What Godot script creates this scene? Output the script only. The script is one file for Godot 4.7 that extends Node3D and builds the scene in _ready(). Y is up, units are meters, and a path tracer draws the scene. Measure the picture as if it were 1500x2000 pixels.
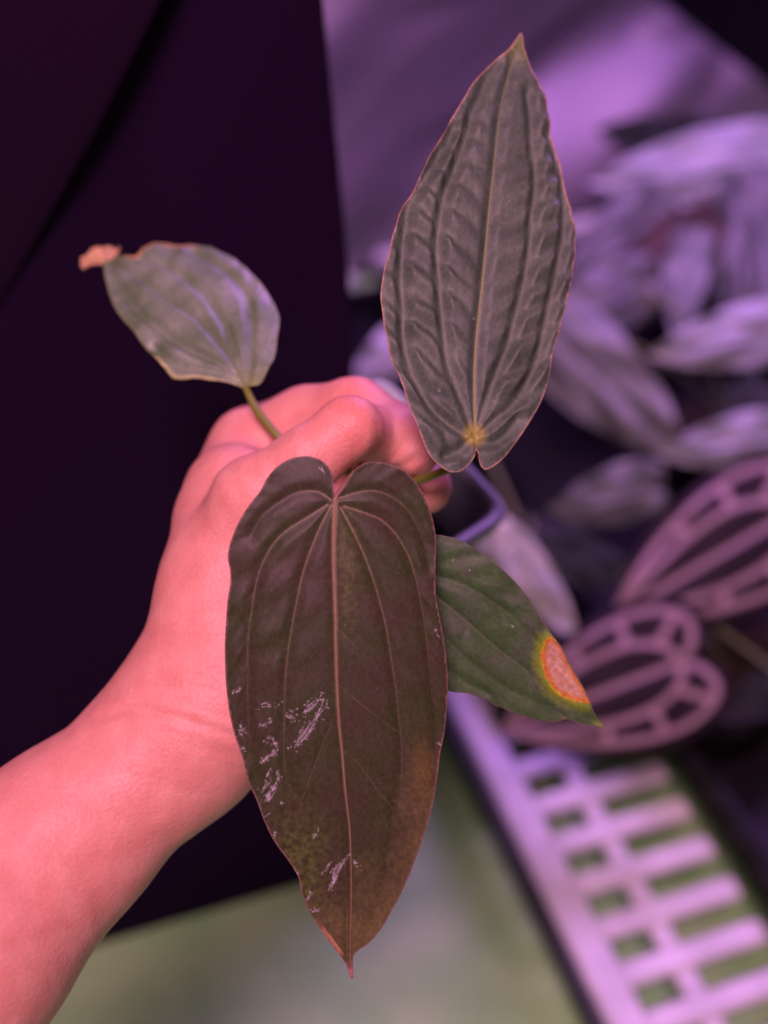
extends Node3D

const LEAVES := {
	"front": {"at": Transform3D(Vector3(-0.9965, 0.0203, 0.0814), Vector3(0.0315, -0.8086, 0.5875), Vector3(0.0777, 0.5880, 0.8051), Vector3(-0.0167, 0.7250, -0.3241)),
		"centre": [0.012, 0.335], "tip": [0, 17.224],
		"outline": [0, 0.01, 0.07, -0.37, 0.06, -0.68, 0.18, -1.02, 0.42, -1.27, 0.78, -1.42, 1.14, -1.43, 1.57, -1.34, 2, -1.08, 2.32, -0.73, 2.58, -0.28, 2.96, 0.16, 3.34, 0.73, 3.64, 1.39, 3.77, 1.93, 3.71, 2.3, 3.71, 2.8, 3.82, 3.35, 3.9, 4.02, 3.99, 4.95, 4.01, 5.88, 4, 6.5, 3.92, 7.32, 3.77, 8.14, 3.56, 8.84, 3.38, 9.74, 3.13, 10.39, 2.85, 11.23, 2.51, 11.99, 2.1, 12.65, 1.78, 13.22, 1.68, 13.87, 1.48, 14.46, 1.19, 15, 0.83, 15.61, 0.47, 16.15, 0.24, 16.56, 0.12, 16.96, 0.01, 17.25, -0.05, 17.14, -0.02, 16.78, -0.05, 16.39, -0.22, 16.14, -0.67, 15.84, -1, 15.47, -1.47, 14.72, -1.87, 13.96, -2.21, 13.27, -2.55, 12.38, -2.86, 11.5, -3.11, 10.61, -3.26, 9.72, -3.37, 9.03, -3.55, 8.27, -3.65, 7.45, -3.7, 6.44, -3.65, 5.62, -3.58, 4.86, -3.44, 4.1, -3.37, 3.41, -3.4, 2.48, -3.45, 1.61, -3.35, 0.86, -3.15, 0.24, -2.86, -0.33, -2.44, -0.8, -1.96, -1.06, -1.41, -1.17, -1.04, -1.13, -0.73, -0.95, -0.51, -0.72, -0.35, -0.42, -0.19, -0.18, -0.08, -0.04],
		"midrib": [0.1, 0.028, [0, 0.07, 0.1, 1.4, 0.13, 2.28, 0.14, 4.07, 0.17, 4.97, 0.18, 6.6, 0.16, 7.69, 0.08, 8.97, 0.02, 10.26, -0.07, 11.37, -0.09, 12.49, -0.06, 13.97, 0.01, 15.47, 0.05, 16.6]],
		"veins": [[0.06, 0.025, [0.13, 0.24, 0.66, 1.2, 1.16, 2.42, 1.49, 3.65, 1.82, 5.25, 1.96, 6.33, 2.03, 7.59, 2.1, 8.86, 2.01, 9.78, 1.79, 10.25, 1.57, 10.5, 1.56, 11.28, 1.46, 12.39, 1.24, 13.24, 1.03, 13.91, 0.87, 14.66]], [0.06, 0.025, [-0.16, 0.34, -0.61, 1.25, -1.07, 2.42, -1.42, 3.69, -1.62, 4.69, -1.75, 5.78, -1.86, 6.7, -1.94, 7.8, -2, 8.72, -1.96, 9.82, -1.85, 10.46, -1.64, 10.96, -1.56, 11.83, -1.4, 12.94, -1.16, 13.67, -0.88, 14.78, -0.64, 15.42]], [0.06, 0.025, [0.27, 0.24, 0.99, 0.65, 1.71, 1.07, 2.16, 1.49, 2.54, 2.1, 2.83, 2.88, 3.01, 3.77, 3.18, 4.83, 3.22, 5.91, 3.28, 6.98, 3.26, 8.25, 3.18, 9.35, 2.87, 10.47]], [0.06, 0.025, [-0.29, 0.31, -0.95, 0.55, -1.56, 0.84, -2.08, 1.39, -2.5, 2.21, -2.74, 3.12, -2.89, 4.03, -2.99, 4.94, -3.1, 6.21, -3.16, 7.31, -3.26, 8.41, -3.19, 9.33]], [0.06, 0.025, [0.18, 0.06, 0.61, -0.22, 1.31, -0.21, 2.03, 0.17, 2.57, 0.59, 2.94, 1.19]], [0.06, 0.025, [-0.18, 0.02, -0.71, -0.13, -1.33, -0.18, -1.94, 0.05, -2.55, 0.61, -2.97, 1.52, -3.17, 2.6]]],
		"cross_veins": [[0.025, 0.02, [0.32, 7.59, 0.7, 8.39, 1.14, 9.46, 1.53, 10.45]], [0.025, 0.02, [0, 8.79, -0.48, 9.28, -1.17, 10.33, -1.64, 10.96]], [0.025, 0.02, [0.05, 6.51, -0.56, 7.09, -1.34, 7.77, -1.92, 8.25]], [0.025, 0.02, [0.07, 4.52, -0.45, 5.09]]],
		"marks": [[1.73, 8.61, 0.51, 7.03, 90, 0.158], [1.41, 7.26, 0.65, 6.79, 50, 0.211], [1.95, 7.32, 1.43, 7.62, 26, 0.176], [3, 7.09, 2.08, 7.01, 16, 0.123], [2.82, 7.77, 2.49, 7.48, 14, 0.106], [3.56, 7.69, 3.51, 8.24, 34, 0.106], [3.59, 8.51, 3.42, 8.65, 12, 0.070], [2.7, 8.28, 2.51, 8.11, 18, 0.106], [2.87, 9, 2.32, 8.67, 40, 0.106], [2.78, 10.47, 2.4, 9.76, 60, 0.106], [2.95, 10.19, 2.56, 9.38, 34, 0.158], [2.3, 9.4, 2.26, 9.77, 14, 0.088], [2.48, 8.3, 2.27, 8.67, 12, 0.070], [3.74, 6.6, 3.51, 6.47, 14, 0.070], [2.8, 10.98, 2.66, 10.88, 10, 0.053], [2.25, 10.5, 2.22, 10.61, 7, 0.053], [2.56, 11.55, 2.47, 11.7, 10, 0.070], [0.7, 13.74, 0.13, 12.62, 60, 0.070], [0.45, 13.01, -0.01, 12.57, 36, 0.070], [0.62, 13.19, 0.54, 13, 8, 0.035], [0.95, 13.17, 0.57, 12.67, 10, 0.035], [1.22, 11.85, 1, 11.53, 10, 0.053], [-0.22, 12.77, -0.36, 12.91, 10, 0.070], [1.49, 14.16, 1.33, 13.79, 10, 0.035], [1.95, 12.92, 1.81, 13.11, 12, 0.070], [1.32, 14.54, 1.14, 14.46, 14, 0.088], [-3.33, 4.59, -3.42, 4.99, 12, 0.070], [-3.21, 8.74, -3.43, 8.77, 10, 0.035], [0.49, -1.09, 0.34, -0.88, 20, 0.070]]},
	"upper": {"at": Transform3D(Vector3(0.9496, -0.3034, -0.0792), Vector3(0.1222, 0.5906, -0.7976), Vector3(0.2888, 0.7477, 0.5979), Vector3(0.0328, 0.7278, -0.3557)),
		"centre": [-0.024, 0.208], "tip": [-0, 16.317],
		"outline": [0.08, -0.54, 0.07, -0.83, -0.09, -1.15, -0.38, -1.45, -0.75, -1.55, -1.15, -1.42, -1.57, -1.12, -1.96, -0.61, -2.43, 0.15, -2.79, 0.83, -3.14, 1.45, -3.48, 2.03, -3.79, 2.73, -4.02, 3.49, -4.18, 4.07, -4.25, 4.88, -4.17, 5.74, -4.05, 6.96, -3.88, 7.8, -3.53, 8.53, -3.3, 9.4, -3.1, 10.1, -2.7, 11.04, -2.4, 11.9, -2.04, 12.79, -1.77, 13.48, -1.33, 14.23, -0.87, 14.92, -0.5, 15.35, -0.25, 15.8, -0, 16.33, 0.12, 16.1, 0.23, 15.57, 0.51, 14.97, 1.02, 14.18, 1.29, 13.58, 1.62, 12.44, 2.1, 11.3, 2.45, 10.24, 2.76, 9.24, 2.97, 8.58, 3.02, 8.23, 3.06, 7.41, 3.01, 6.4, 2.87, 5.38, 2.69, 4.31, 2.55, 3.36, 2.53, 2.45, 2.32, 1.63, 2, 0.84, 1.62, 0.1, 1.25, -0.57, 0.85, -1.03, 0.53, -1.22, 0.32, -1.08, 0.18, -0.78],
		"midrib": [0.07, 0.025, [0.03, -0.11, -0, 0.17, -0.17, 1.11, -0.34, 2.26, -0.44, 3.63, -0.47, 5.03, -0.5, 6.66, -0.53, 7.68, -0.55, 8.93, -0.54, 10.2, -0.54, 11.7, -0.48, 13.02, -0.37, 13.93, -0.17, 15.1]],
		"veins": [[0.05, 0.03, [-0.17, 0.24, -0.55, 0.94, -1.03, 1.71, -1.41, 2.42, -1.68, 3.34, -1.96, 4.48, -2.2, 5.63, -2.38, 6.8, -2.39, 8.03, -2.25, 9.11, -2.01, 10.01, -1.76, 11.36, -1.57, 12.49, -1.2, 13.8, -0.82, 14.79]], [0.05, 0.03, [0.08, 0.38, 0.22, 1.2, 0.45, 2.23, 0.78, 3.5, 0.95, 4.75, 1.12, 6.02, 1.2, 7.29, 1.17, 8.54, 1.18, 9.6, 1.14, 10.45, 0.9, 11.46, 0.73, 12.72, 0.51, 13.75]], [0.05, 0.03, [-0.33, -0.09, -1.15, 0.23, -1.8, 0.68, -2.43, 1.41, -2.85, 2.1, -3.16, 3.01, -3.34, 4.15, -3.55, 5.3, -3.64, 6.49, -3.65, 7.71, -3.45, 8.48, -2.9, 9.77, -2.28, 11.43]], [0.05, 0.03, [0.15, 0.05, 0.68, 0.7, 1.31, 1.42, 1.81, 2.52, 2.07, 3.59, 2.21, 5.05, 2.35, 6.32, 2.45, 7.39, 2.5, 8.67, 2.43, 9.72, 2.1, 10.92, 1.53, 12.29]], [0.05, 0.03, [0.09, -0.23, 0.68, -0.17, 1.14, 0.21, 1.57, 0.89]], [0.05, 0.03, [-0.16, -0.21, -0.55, -0.71, -1.01, -0.99]]],
		"cross_veins": [[0.03, 0.02, [-0.7, 9.36, -1.27, 9.8, -1.94, 10.25]], [0.03, 0.02, [-0.47, 12.92, -1.14, 13.27]], [0.03, 0.02, [-0.58, 10.19, 0.27, 11.07, 1.09, 10.54]], [0.03, 0.02, [-0.49, 8.11, 0.26, 9.15, 1.08, 9.79]]],
		"marks": [[-0.78, 4.19, -0.62, 4.21, 4, 0.018], [-1.67, 1.28, -1.62, 1.2, 5, 0.018], [-0.34, 14.12, -0.32, 14.1, 3, 0.018]]},
	"back": {"at": Transform3D(Vector3(0.7624, 0.2629, -0.5913), Vector3(-0.6328, 0.1118, -0.7662), Vector3(-0.1353, 0.9583, 0.2516), Vector3(-0.0565, 0.7071, -0.4145)),
		"centre": [0.2, 0.935], "tip": [0, 10.997],
		"outline": [0.02, -0.01, -0.42, 0.64, -0.93, 1.29, -1.34, 1.86, -1.87, 2.49, -1.85, 3.36, -1.84, 4.73, -1.68, 5.98, -1.62, 7.1, -1.35, 8.17, -0.9, 9.35, -0.46, 10.31, 0.02, 11.07, 0.22, 10.65, 0.47, 10.23, 0.79, 9.78, 0.97, 9.64, 1.28, 9.86, 1.76, 9.93, 2.2, 9.81, 2.58, 9.32, 2.85, 8.94, 3.25, 8.76, 3.63, 8.3, 3.89, 7.65, 4.11, 6.61, 4.08, 5.35, 3.88, 3.9, 3.54, 2.64, 3.2, 1.95, 2.5, 1.15, 1.78, 0.4, 1.04, -0.04, 0.53, -0.29, 0.21, -0.17],
		"midrib": [0.09, 0.03, [0.04, 0.1, 0.36, 1.28, 0.56, 2.7, 0.62, 4.45, 0.38, 6.31, 0.29, 8.35, 0.13, 10.09, 0.05, 10.99]],
		"veins": [[0.05, 0.03, [0.15, 0.64, -0.24, 2.04, -0.65, 3.21, -0.86, 4.72, -0.98, 6.42, -0.74, 8.34, -0.29, 10.12]], [0.05, 0.03, [0.24, 0.55, 0.72, 1.77, 1.32, 3.31, 1.64, 4.95, 1.61, 6.63, 1.42, 8.11, 0.89, 9.27]], [0.05, 0.03, [0.28, 0.26, 1.55, 1.66, 2.34, 2.74, 2.97, 4.07, 3.26, 5.54, 3.18, 6.9, 2.95, 8.32]], [0.05, 0.03, [-0.04, 0.48, -0.59, 1.54, -1.15, 2.37, -1.52, 3.25, -1.6, 4.35]]],
		"cross_veins": [],
		"marks": []},
	"lower": {"at": Transform3D(Vector3(-0.6362, -0.6230, 0.4551), Vector3(0.7689, -0.5604, 0.3077), Vector3(0.0633, 0.5457, 0.8356), Vector3(0.0028, 0.6942, -0.3278)),
		"centre": [0.056, 0.53], "tip": [-0, 10.339],
		"outline": [0.04, 0.1, 0.03, -0.34, 0.71, -0.13, 1.68, 0.78, 2.5, 2.2, 2.8, 3.67, 2.56, 4.85, 2.24, 5.38, 2.07, 5.84, 1.92, 6.24, 1.92, 6.57, 1.79, 6.86, 1.73, 7.15, 1.59, 7.57, 1.42, 7.96, 1.24, 8.35, 0.94, 8.77, 0.63, 9.04, 0.45, 9.56, 0.19, 10.02, 0, 10.35, -0.17, 9.71, -0.44, 9.2, -0.72, 8.55, -0.98, 7.79, -1.31, 7.04, -1.48, 6.35, -1.7, 5.63, -1.95, 4.88, -2.09, 4.16, -2.16, 3.44, -2.15, 2.79, -2.09, 2.12, -2.01, 1.54, -1.81, 1.12, -1.61, 0.77, -0.99, 0.03, -0.45, -0.13],
		"midrib": [0.06, 0.02, [0.04, 0.16, 0.13, 1.2, 0.14, 2.29, 0.15, 3.75, 0.22, 5.13, 0.17, 6.43, 0.29, 8.21, 0.04, 10.03]],
		"veins": [[0.045, 0.025, [-0.07, 0.18, -0.35, 1.04, -0.45, 1.73, -0.71, 2.37, -0.91, 3.19, -1.02, 4.14, -1, 5.09, -0.93, 5.82, -0.81, 6.59, -0.54, 7.49, -0.19, 8.47]], [0.045, 0.025, [0.06, 0.22, 0.8, 1.88, 1.1, 3.37, 1.21, 4.31, 1.21, 5.3, 1.14, 6.38, 0.93, 7.4, 0.64, 8.85]], [0.045, 0.025, [0.04, 0.16, 1.38, 1.76, 1.97, 3.47, 1.96, 4.94, 1.72, 6.07]]],
		"cross_veins": [[0.025, 0.02, [-1.02, 4.14, -0.76, 4.63]], [0.025, 0.02, [0.17, 6.43, 0.52, 6.99, 0.94, 7.22]], [0.025, 0.02, [0.15, 3.75, 0.85, 4.01]]],
		"marks": [[-1.28, 1.8, -1.28, 1.82, 5, 0.018], [-1.4, 2.48, -1.39, 2.54, 3, 0.018], [-0.81, 5.01, -0.8, 5.09, 4, 0.035]],
		"spot": [-0.99, 6.47, -1.26, 6.44, -1.37, 6.61, -1.35, 7, -0.98, 7.79, -0.72, 8.55, -0.46, 9.22, -0.23, 8.98, -0.01, 8.49, 0.07, 7.89, -0.15, 7.33, -0.44, 6.86, -0.76, 6.6]},
}
const HAND_AT := Transform3D(Vector3(1.0000, 0.0000, 0.0000), Vector3(0.0000, 0.7547, -0.6561), Vector3(-0.0000, 0.6561, 0.7547), Vector3(-0.0584, 0.6623, -0.3292))
const HAND := {
	"body": [0.016, [-0.1403, -0.1615, 0.0600, 0.0492, -0.0964, -0.1159, 0.0250, 0.0415], [-0.0964, -0.1159, 0.0250, 0.0415, -0.0645, -0.0863, 0.0050, 0.0320], [-0.0645, -0.0863, 0.0050, 0.0320, -0.0208, -0.0482, -0.0080, 0.0301], [-0.0211, -0.0485, -0.0100, 0.0298, -0.0011, -0.0075, -0.0170, 0.0258], [-0.0105, -0.0358, -0.0050, 0.0256, -0.0039, 0.0128, -0.0150, 0.0217], [-0.0039, 0.0128, -0.0150, 0.0217, 0.0008, 0.0472, -0.0270, 0.0181], [-0.0182, -0.0439, -0.0300, 0.0228, 0.0019, 0.0644, -0.0650, 0.0160], [-0.0170, -0.0472, -0.0500, 0.0237, 0.0021, 0.0504, -0.0850, 0.0161], [-0.0147, -0.0497, -0.0650, 0.0222, 0.0037, 0.0320, -0.0920, 0.0151], [-0.0109, -0.0505, -0.0700, 0.0201, 0.0067, 0.0159, -0.0850, 0.0138], [0.0039, -0.0292, 0.0000, 0.0214, 0.0158, 0.0227, -0.0200, 0.0183], [-0.0110, 0.0373, -0.0320, 0.0137, -0.0072, 0.0484, -0.0380, 0.0139]],
	"thumb": [0.007, [-0.0000, 0.0211, -0.0080, 0.0194, 0.0088, 0.0438, 0.0000, 0.0152], [0.0088, 0.0438, 0.0000, 0.0152, 0.0296, 0.0581, 0.0070, 0.0117], [0.0296, 0.0581, 0.0070, 0.0117, 0.0453, 0.0705, 0.0060, 0.0111], [0.0453, 0.0705, 0.0060, 0.0111, 0.0501, 0.0696, -0.0100, 0.0105], [0.0501, 0.0696, -0.0100, 0.0105, 0.0505, 0.0638, -0.0300, 0.0095]],
	"index": [0.005, [-0.0031, 0.0565, -0.0600, 0.0176, 0.0019, 0.0660, -0.0650, 0.0177], [0.0021, 0.0659, -0.0630, 0.0172, 0.0258, 0.0776, -0.0550, 0.0146], [0.0259, 0.0775, -0.0530, 0.0143, 0.0464, 0.0808, -0.0380, 0.0130], [0.0464, 0.0808, -0.0380, 0.0130, 0.0662, 0.0696, -0.0240, 0.0110], [0.0662, 0.0696, -0.0240, 0.0110, 0.0710, 0.0624, -0.0190, 0.0099]],
	"middle": [0.005, [0.0021, 0.0504, -0.0850, 0.0166, 0.0330, 0.0666, -0.0870, 0.0148], [0.0330, 0.0666, -0.0870, 0.0148, 0.0550, 0.0734, -0.0850, 0.0138], [0.0550, 0.0734, -0.0850, 0.0138, 0.0737, 0.0608, -0.0580, 0.0114], [0.0737, 0.0608, -0.0580, 0.0114, 0.0761, 0.0484, -0.0380, 0.0105]],
	"ring": [0.005, [0.0037, 0.0320, -0.0920, 0.0154, 0.0444, 0.0482, -0.0920, 0.0135], [0.0444, 0.0482, -0.0920, 0.0135, 0.0630, 0.0424, -0.0820, 0.0114], [0.0630, 0.0424, -0.0820, 0.0114, 0.0647, 0.0322, -0.0700, 0.0098]],
	"little": [0.005, [0.0067, 0.0159, -0.0850, 0.0138, 0.0356, 0.0264, -0.0800, 0.0114], [0.0356, 0.0264, -0.0800, 0.0114, 0.0506, 0.0210, -0.0700, 0.0096], [0.0506, 0.0210, -0.0700, 0.0096, 0.0523, 0.0137, -0.0600, 0.0083]],
}
const CREASES := [[0.0016, 0.00075, [-0.046, -0.0366, -0.0329, -0.0328, -0.0199, -0.0341, -0.0068, -0.0379, 0.0062, -0.0431, 0.0155, -0.0496]],
	[0.0018, 0.0004, [-0.0255, -0.0226, -0.0124, -0.0207, -0.0012, -0.0235, 0.0081, -0.0282]],
	[0.0015, 0.00012, [-0.0348, -0.0543, -0.0199, -0.0599, -0.0031, -0.0654]],
	[0.0018, 0.0005, [0.0556, 0.0781, 0.0564, 0.0706, 0.0556, 0.0632, 0.0537, 0.0594]],
	[0.0015, 0.00025, [0.0379, 0.0734, 0.0416, 0.0691, 0.0424, 0.0635]],
	[0.0016, 0.00025, [0.0155, 0.0566, 0.0193, 0.0511, 0.0202, 0.0464]],
	[0.0014, 0.00018, [0.023, 0.0604, 0.0258, 0.0566, 0.0267, 0.052]],
	[0.0014, 0.00018, [0.0286, 0.0647, 0.0316, 0.0602, 0.0323, 0.0548]],
	[0.0014, 0.00035, [0.0603, 0.0762, 0.0625, 0.0716, 0.0621, 0.066]],
	[0.0015, 0.0003, [0.0472, 0.0865, 0.0491, 0.0827, 0.0498, 0.0799]],
	[0.0016, 0.0012, [0.0722, 0.0606, 0.0687, 0.0585, 0.0644, 0.0559]],
	[0.0012, 0.00025, [0.0472, 0.0781, 0.0495, 0.0794, 0.0521, 0.0788]],
	[0.0011, 0.00022, [0.0439, 0.0762, 0.0472, 0.0751, 0.0513, 0.0758]],
	[0.0011, 0.00018, [0.0416, 0.074, 0.0461, 0.0721, 0.0502, 0.0725]],
	[0.0026, 0.0005, [-0.0009, 0.0566, 0.0034, 0.0501, 0.0062, 0.0417, 0.0047, 0.0333]],
	[0.0015, 0.00015, [-0.0255, -0.0095, -0.0162, -0.0067, -0.0031, -0.0086]],
	[0.0016, 0.0004, [0.0155, 0.0632, 0.023, 0.0673]],
	[0.0025, 0.0003, [0.0081, 0.0669, 0.0193, 0.0762, 0.023, 0.0799]],
	[0.0013, 0.0002, [-0.0143, -0.0449, 0.0025, -0.0487, 0.0137, -0.0543]],
	[0.0012, 0.00018, [-0.0367, -0.0282, -0.0217, -0.0272, -0.0068, -0.0315, 0.0043, -0.0356]]]
const PETIOLE_FRONT := [0, 0.07, -0.04, -0.28, -0.07, -1.19, -0.83, -0.49, -3.7, -1.43, -0.62, -6.49, -1.88, -0.18, -10.44, -2.23, 1.12, -16.34, -2.29, 2.8, -20.42]
const PETIOLE_UPPER := [0.09, -0.29, -0.09, 0.16, -0.56, -0.88, 0, -0.77, -1.87, -0.28, -0.86, -3.25, -0.75, -0.92, -4.98, -0.76, -0.48, -7.54, 0.4, 0.52, -13.89, 1.67, 0.31, -19.33]
const PETIOLE_BACK := [0.01, 0.03, -0.04, -0.22, -0.79, -0.32, -0.32, -1.67, -0.52, -0.32, -2.64, -0.76, 0.08, -3.68, -1.26, 0.88, -4.43, -2.2, 1.99, -3.63, -4.63, 3.26, -1.16, -10, 3.59, 0.24, -14.16]
const PETIOLE_LOWER := [0.04, 0.12, -0.08, -0.08, -0.22, -1.05, -0.43, -0.74, -2.86, -0.91, -1.2, -5.48, -0.72, -0.99, -9.49, 0.01, -0.18, -14.39, 1.42, 1.04, -18.58]
const POT_AT := Transform3D(Vector3(-0.6668, 0.1298, 0.7338), Vector3(0.3590, 0.9189, 0.1637), Vector3(-0.6530, 0.3726, -0.6593), Vector3(-0.0018, 0.6126, -0.4684))
const POT_SIDE := 0.0983
const RACK_AT := Transform3D(Vector3(0.9466, 0.0000, -0.3223), Vector3(0.0000, 1.0000, 0.0000), Vector3(0.3223, -0.0000, 0.9466), Vector3(0.1693, 0.1000, -0.4487))
const MYLAR := [0.139, 0.493, 0.529, 0.386, 0.672, 0.281, 0.889, 0.124, 1.215, -0.113, 1.312, -0.41, 0.196, -0.069]
const FLAP := [-0.307, 0.748, -0.126, 0.732, -0.124, 0.684, -0.113, 0.536, -0.107, 0.285, -0.108, -0.098]
const BACK_LEAVES := [
	["A", "veined", 0.152, 0.119, Transform3D(Vector3(-0.3528, 0.5624, -0.7478), Vector3(-0.9341, -0.1642, 0.3171), Vector3(0.0555, 0.8104, 0.5833), Vector3(0.2354, 0.2676, -0.6619))],
	["A", "veined", 0.177, 0.126, Transform3D(Vector3(-0.5001, 0.5336, -0.6820), Vector3(-0.8658, -0.2936, 0.4051), Vector3(0.0159, 0.7931, 0.6088), Vector3(0.3491, 0.3046, -0.8000))],
	["B", "silver", 0.230, 0.090, Transform3D(Vector3(-0.1536, 0.8077, -0.5693), Vector3(-0.9774, -0.0395, 0.2075), Vector3(0.1451, 0.5883, 0.7955), Vector3(0.4685, 0.3660, -1.3702))],
	["B", "dark", 0.201, 0.101, Transform3D(Vector3(0.3811, 0.6984, -0.6058), Vector3(-0.9141, 0.1865, -0.3600), Vector3(-0.1384, 0.6910, 0.7095), Vector3(0.4533, 0.3212, -1.4239))],
	["B", "dusky", 0.152, 0.077, Transform3D(Vector3(-0.6141, 0.7092, -0.3462), Vector3(-0.7156, -0.3155, 0.6231), Vector3(0.3327, 0.6304, 0.7013), Vector3(0.3088, 0.3281, -1.2974))],
	["B", "bronze", 0.153, 0.075, Transform3D(Vector3(-0.5593, 0.3467, -0.7530), Vector3(-0.8285, -0.2026, 0.5221), Vector3(0.0285, 0.9158, 0.4005), Vector3(0.3573, 0.3362, -1.2515))],
	["B", "sheen_dim", 0.120, 0.052, Transform3D(Vector3(-0.9651, -0.0115, -0.2615), Vector3(-0.2464, -0.2973, 0.9224), Vector3(-0.0884, 0.9547, 0.2841), Vector3(0.3391, 0.3331, -1.2223))],
	["B", "dusky", 0.205, 0.083, Transform3D(Vector3(-0.8155, -0.4735, -0.3327), Vector3(-0.1132, -0.4333, 0.8941), Vector3(-0.5676, 0.7668, 0.2997), Vector3(0.4001, 0.3578, -1.2703))],
	["C", "dusky", 0.127, 0.076, Transform3D(Vector3(-0.4461, 0.7206, -0.5309), Vector3(-0.8782, -0.2379, 0.4149), Vector3(0.1727, 0.6513, 0.7389), Vector3(0.2734, 0.3176, -1.1558))],
	["C", "sheen_dim", 0.182, 0.095, Transform3D(Vector3(-0.6187, -0.7617, 0.1923), Vector3(0.6474, -0.3557, 0.6741), Vector3(-0.4450, 0.5416, 0.7132), Vector3(0.1683, 0.3167, -1.0623))],
	["C", "silver", 0.138, 0.065, Transform3D(Vector3(-0.1917, 0.7926, -0.5789), Vector3(-0.9685, -0.0573, 0.2424), Vector3(0.1589, 0.6071, 0.7786), Vector3(0.3992, 0.3369, -1.0401))],
	["C", "silver", 0.120, 0.054, Transform3D(Vector3(-0.1334, 0.8495, -0.5104), Vector3(-0.9525, 0.0324, 0.3029), Vector3(0.2738, 0.5265, 0.8048), Vector3(0.3764, 0.2812, -0.9387))],
	["D", "sheen_dim", 0.097, 0.060, Transform3D(Vector3(-0.1279, 0.9075, -0.4000), Vector3(-0.9252, 0.0361, 0.3777), Vector3(0.3572, 0.4184, 0.8351), Vector3(0.2453, 0.2617, -0.8820))],
	["D", "dark", 0.099, 0.064, Transform3D(Vector3(-0.3253, -0.4556, 0.8286), Vector3(0.9412, -0.0720, 0.3300), Vector3(-0.0907, 0.8873, 0.4523), Vector3(0.1345, 0.2442, -0.8270))],
	["D", "pale", 0.098, 0.045, Transform3D(Vector3(-0.7441, -0.6230, 0.2411), Vector3(0.5945, -0.4529, 0.6644), Vector3(-0.3047, 0.6378, 0.7074), Vector3(0.0951, 0.3117, -0.7532))],
	["D", "pale", 0.080, 0.054, Transform3D(Vector3(-0.5063, 0.8435, -0.1796), Vector3(-0.7342, -0.3123, 0.6028), Vector3(0.4523, 0.4371, 0.7774), Vector3(0.0269, 0.2833, -1.0995))],
	["D", "dark", 0.076, 0.042, Transform3D(Vector3(-0.5041, 0.0715, -0.8607), Vector3(-0.7752, -0.4767, 0.4144), Vector3(-0.3807, 0.8761, 0.2958), Vector3(0.3392, 0.2061, -0.7011))],
	["C", "dark", 0.061, 0.046, Transform3D(Vector3(-0.4683, 0.1262, -0.8745), Vector3(-0.8192, -0.4328, 0.3762), Vector3(-0.3310, 0.8926, 0.3061), Vector3(0.3629, 0.3028, -0.9839))],
]


var rng := RandomNumberGenerator.new()
var taken := {}


func lin(r: float, g: float, b: float) -> Color:
	return Color(r, g, b).linear_to_srgb()


func _ready() -> void:
	rng.seed = 7
	# camera
	var cam := Camera3D.new()
	cam.name = "camera"
	cam.near = 0.02
	cam.far = 40.0
	var lens := CameraAttributesPhysical.new()
	lens.frustum_focal_length = 28.97
	lens.frustum_focus_distance = 0.437
	lens.exposure_aperture = 2.45
	cam.attributes = lens
	cam.fov = 45.0
	add_child(cam)
	cam.position = Vector3(0, 1.0, 0)
	cam.rotation_degrees = Vector3(-41, 0, 0)
	cam.current = true
	# surroundings: a dark room without a window
	var env := Environment.new()
	env.background_mode = Environment.BG_COLOR
	env.background_color = lin(0.012, 0.006, 0.016)
	env.tonemap_mode = Environment.TONE_MAPPER_LINEAR
	env.tonemap_exposure = 1.0
	env.sdfgi_enabled = true
	env.ssao_enabled = true
	env.ssil_enabled = true
	var we := WorldEnvironment.new()
	we.name = "environment"
	we.environment = env
	add_child(we)
	# lamps
	area_lamp("ceiling_lamp", "square white ceiling panel lamp glowing pink above the arm", Vector3(-0.18, 2.45, 0.66), Vector3(0.0, 0.6, -0.45), Vector2(0.55, 0.55), lin(1.0, 0.46, 0.69), 6.3)
	area_lamp("grow_light", "flat purple grow light hung over the rack of plants", RACK_AT * Vector3(0.42, 1.0, -0.62), RACK_AT * Vector3(0.36, 0.0, -0.6), Vector2(0.6, 0.4), lin(0.62, 0.25, 1.0), 1.25)
	build_setting()
	build_rack()
	build_back_plants()
	build_plant()
	build_hand()


# ------------------------------------------------------------------ helpers
func numbered(called: String) -> String:
	if not taken.has(called):
		taken[called] = 0
		return called
	taken[called] += 1
	return "%s_%03d" % [called, taken[called]]


func thing(called: String, label: String, category: String, at := Transform3D(), group := "") -> Node3D:
	var o := Node3D.new()
	o.name = numbered(called)
	add_child(o)
	o.transform = at
	o.set_meta("label", label)
	o.set_meta("category", category)
	if group:
		o.set_meta("group", group)
	return o


func part(called: String, mesh: Mesh, m: Material, parent: Node, at := Transform3D()) -> MeshInstance3D:
	var o := MeshInstance3D.new()
	o.name = called
	o.mesh = mesh
	o.material_override = m
	parent.add_child(o, true)
	o.transform = at
	return o


func mat(c: Color, rough: float, spec := 0.5) -> StandardMaterial3D:
	var m := StandardMaterial3D.new()
	m.albedo_color = c
	m.roughness = rough
	m.metallic_specular = spec
	return m


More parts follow.
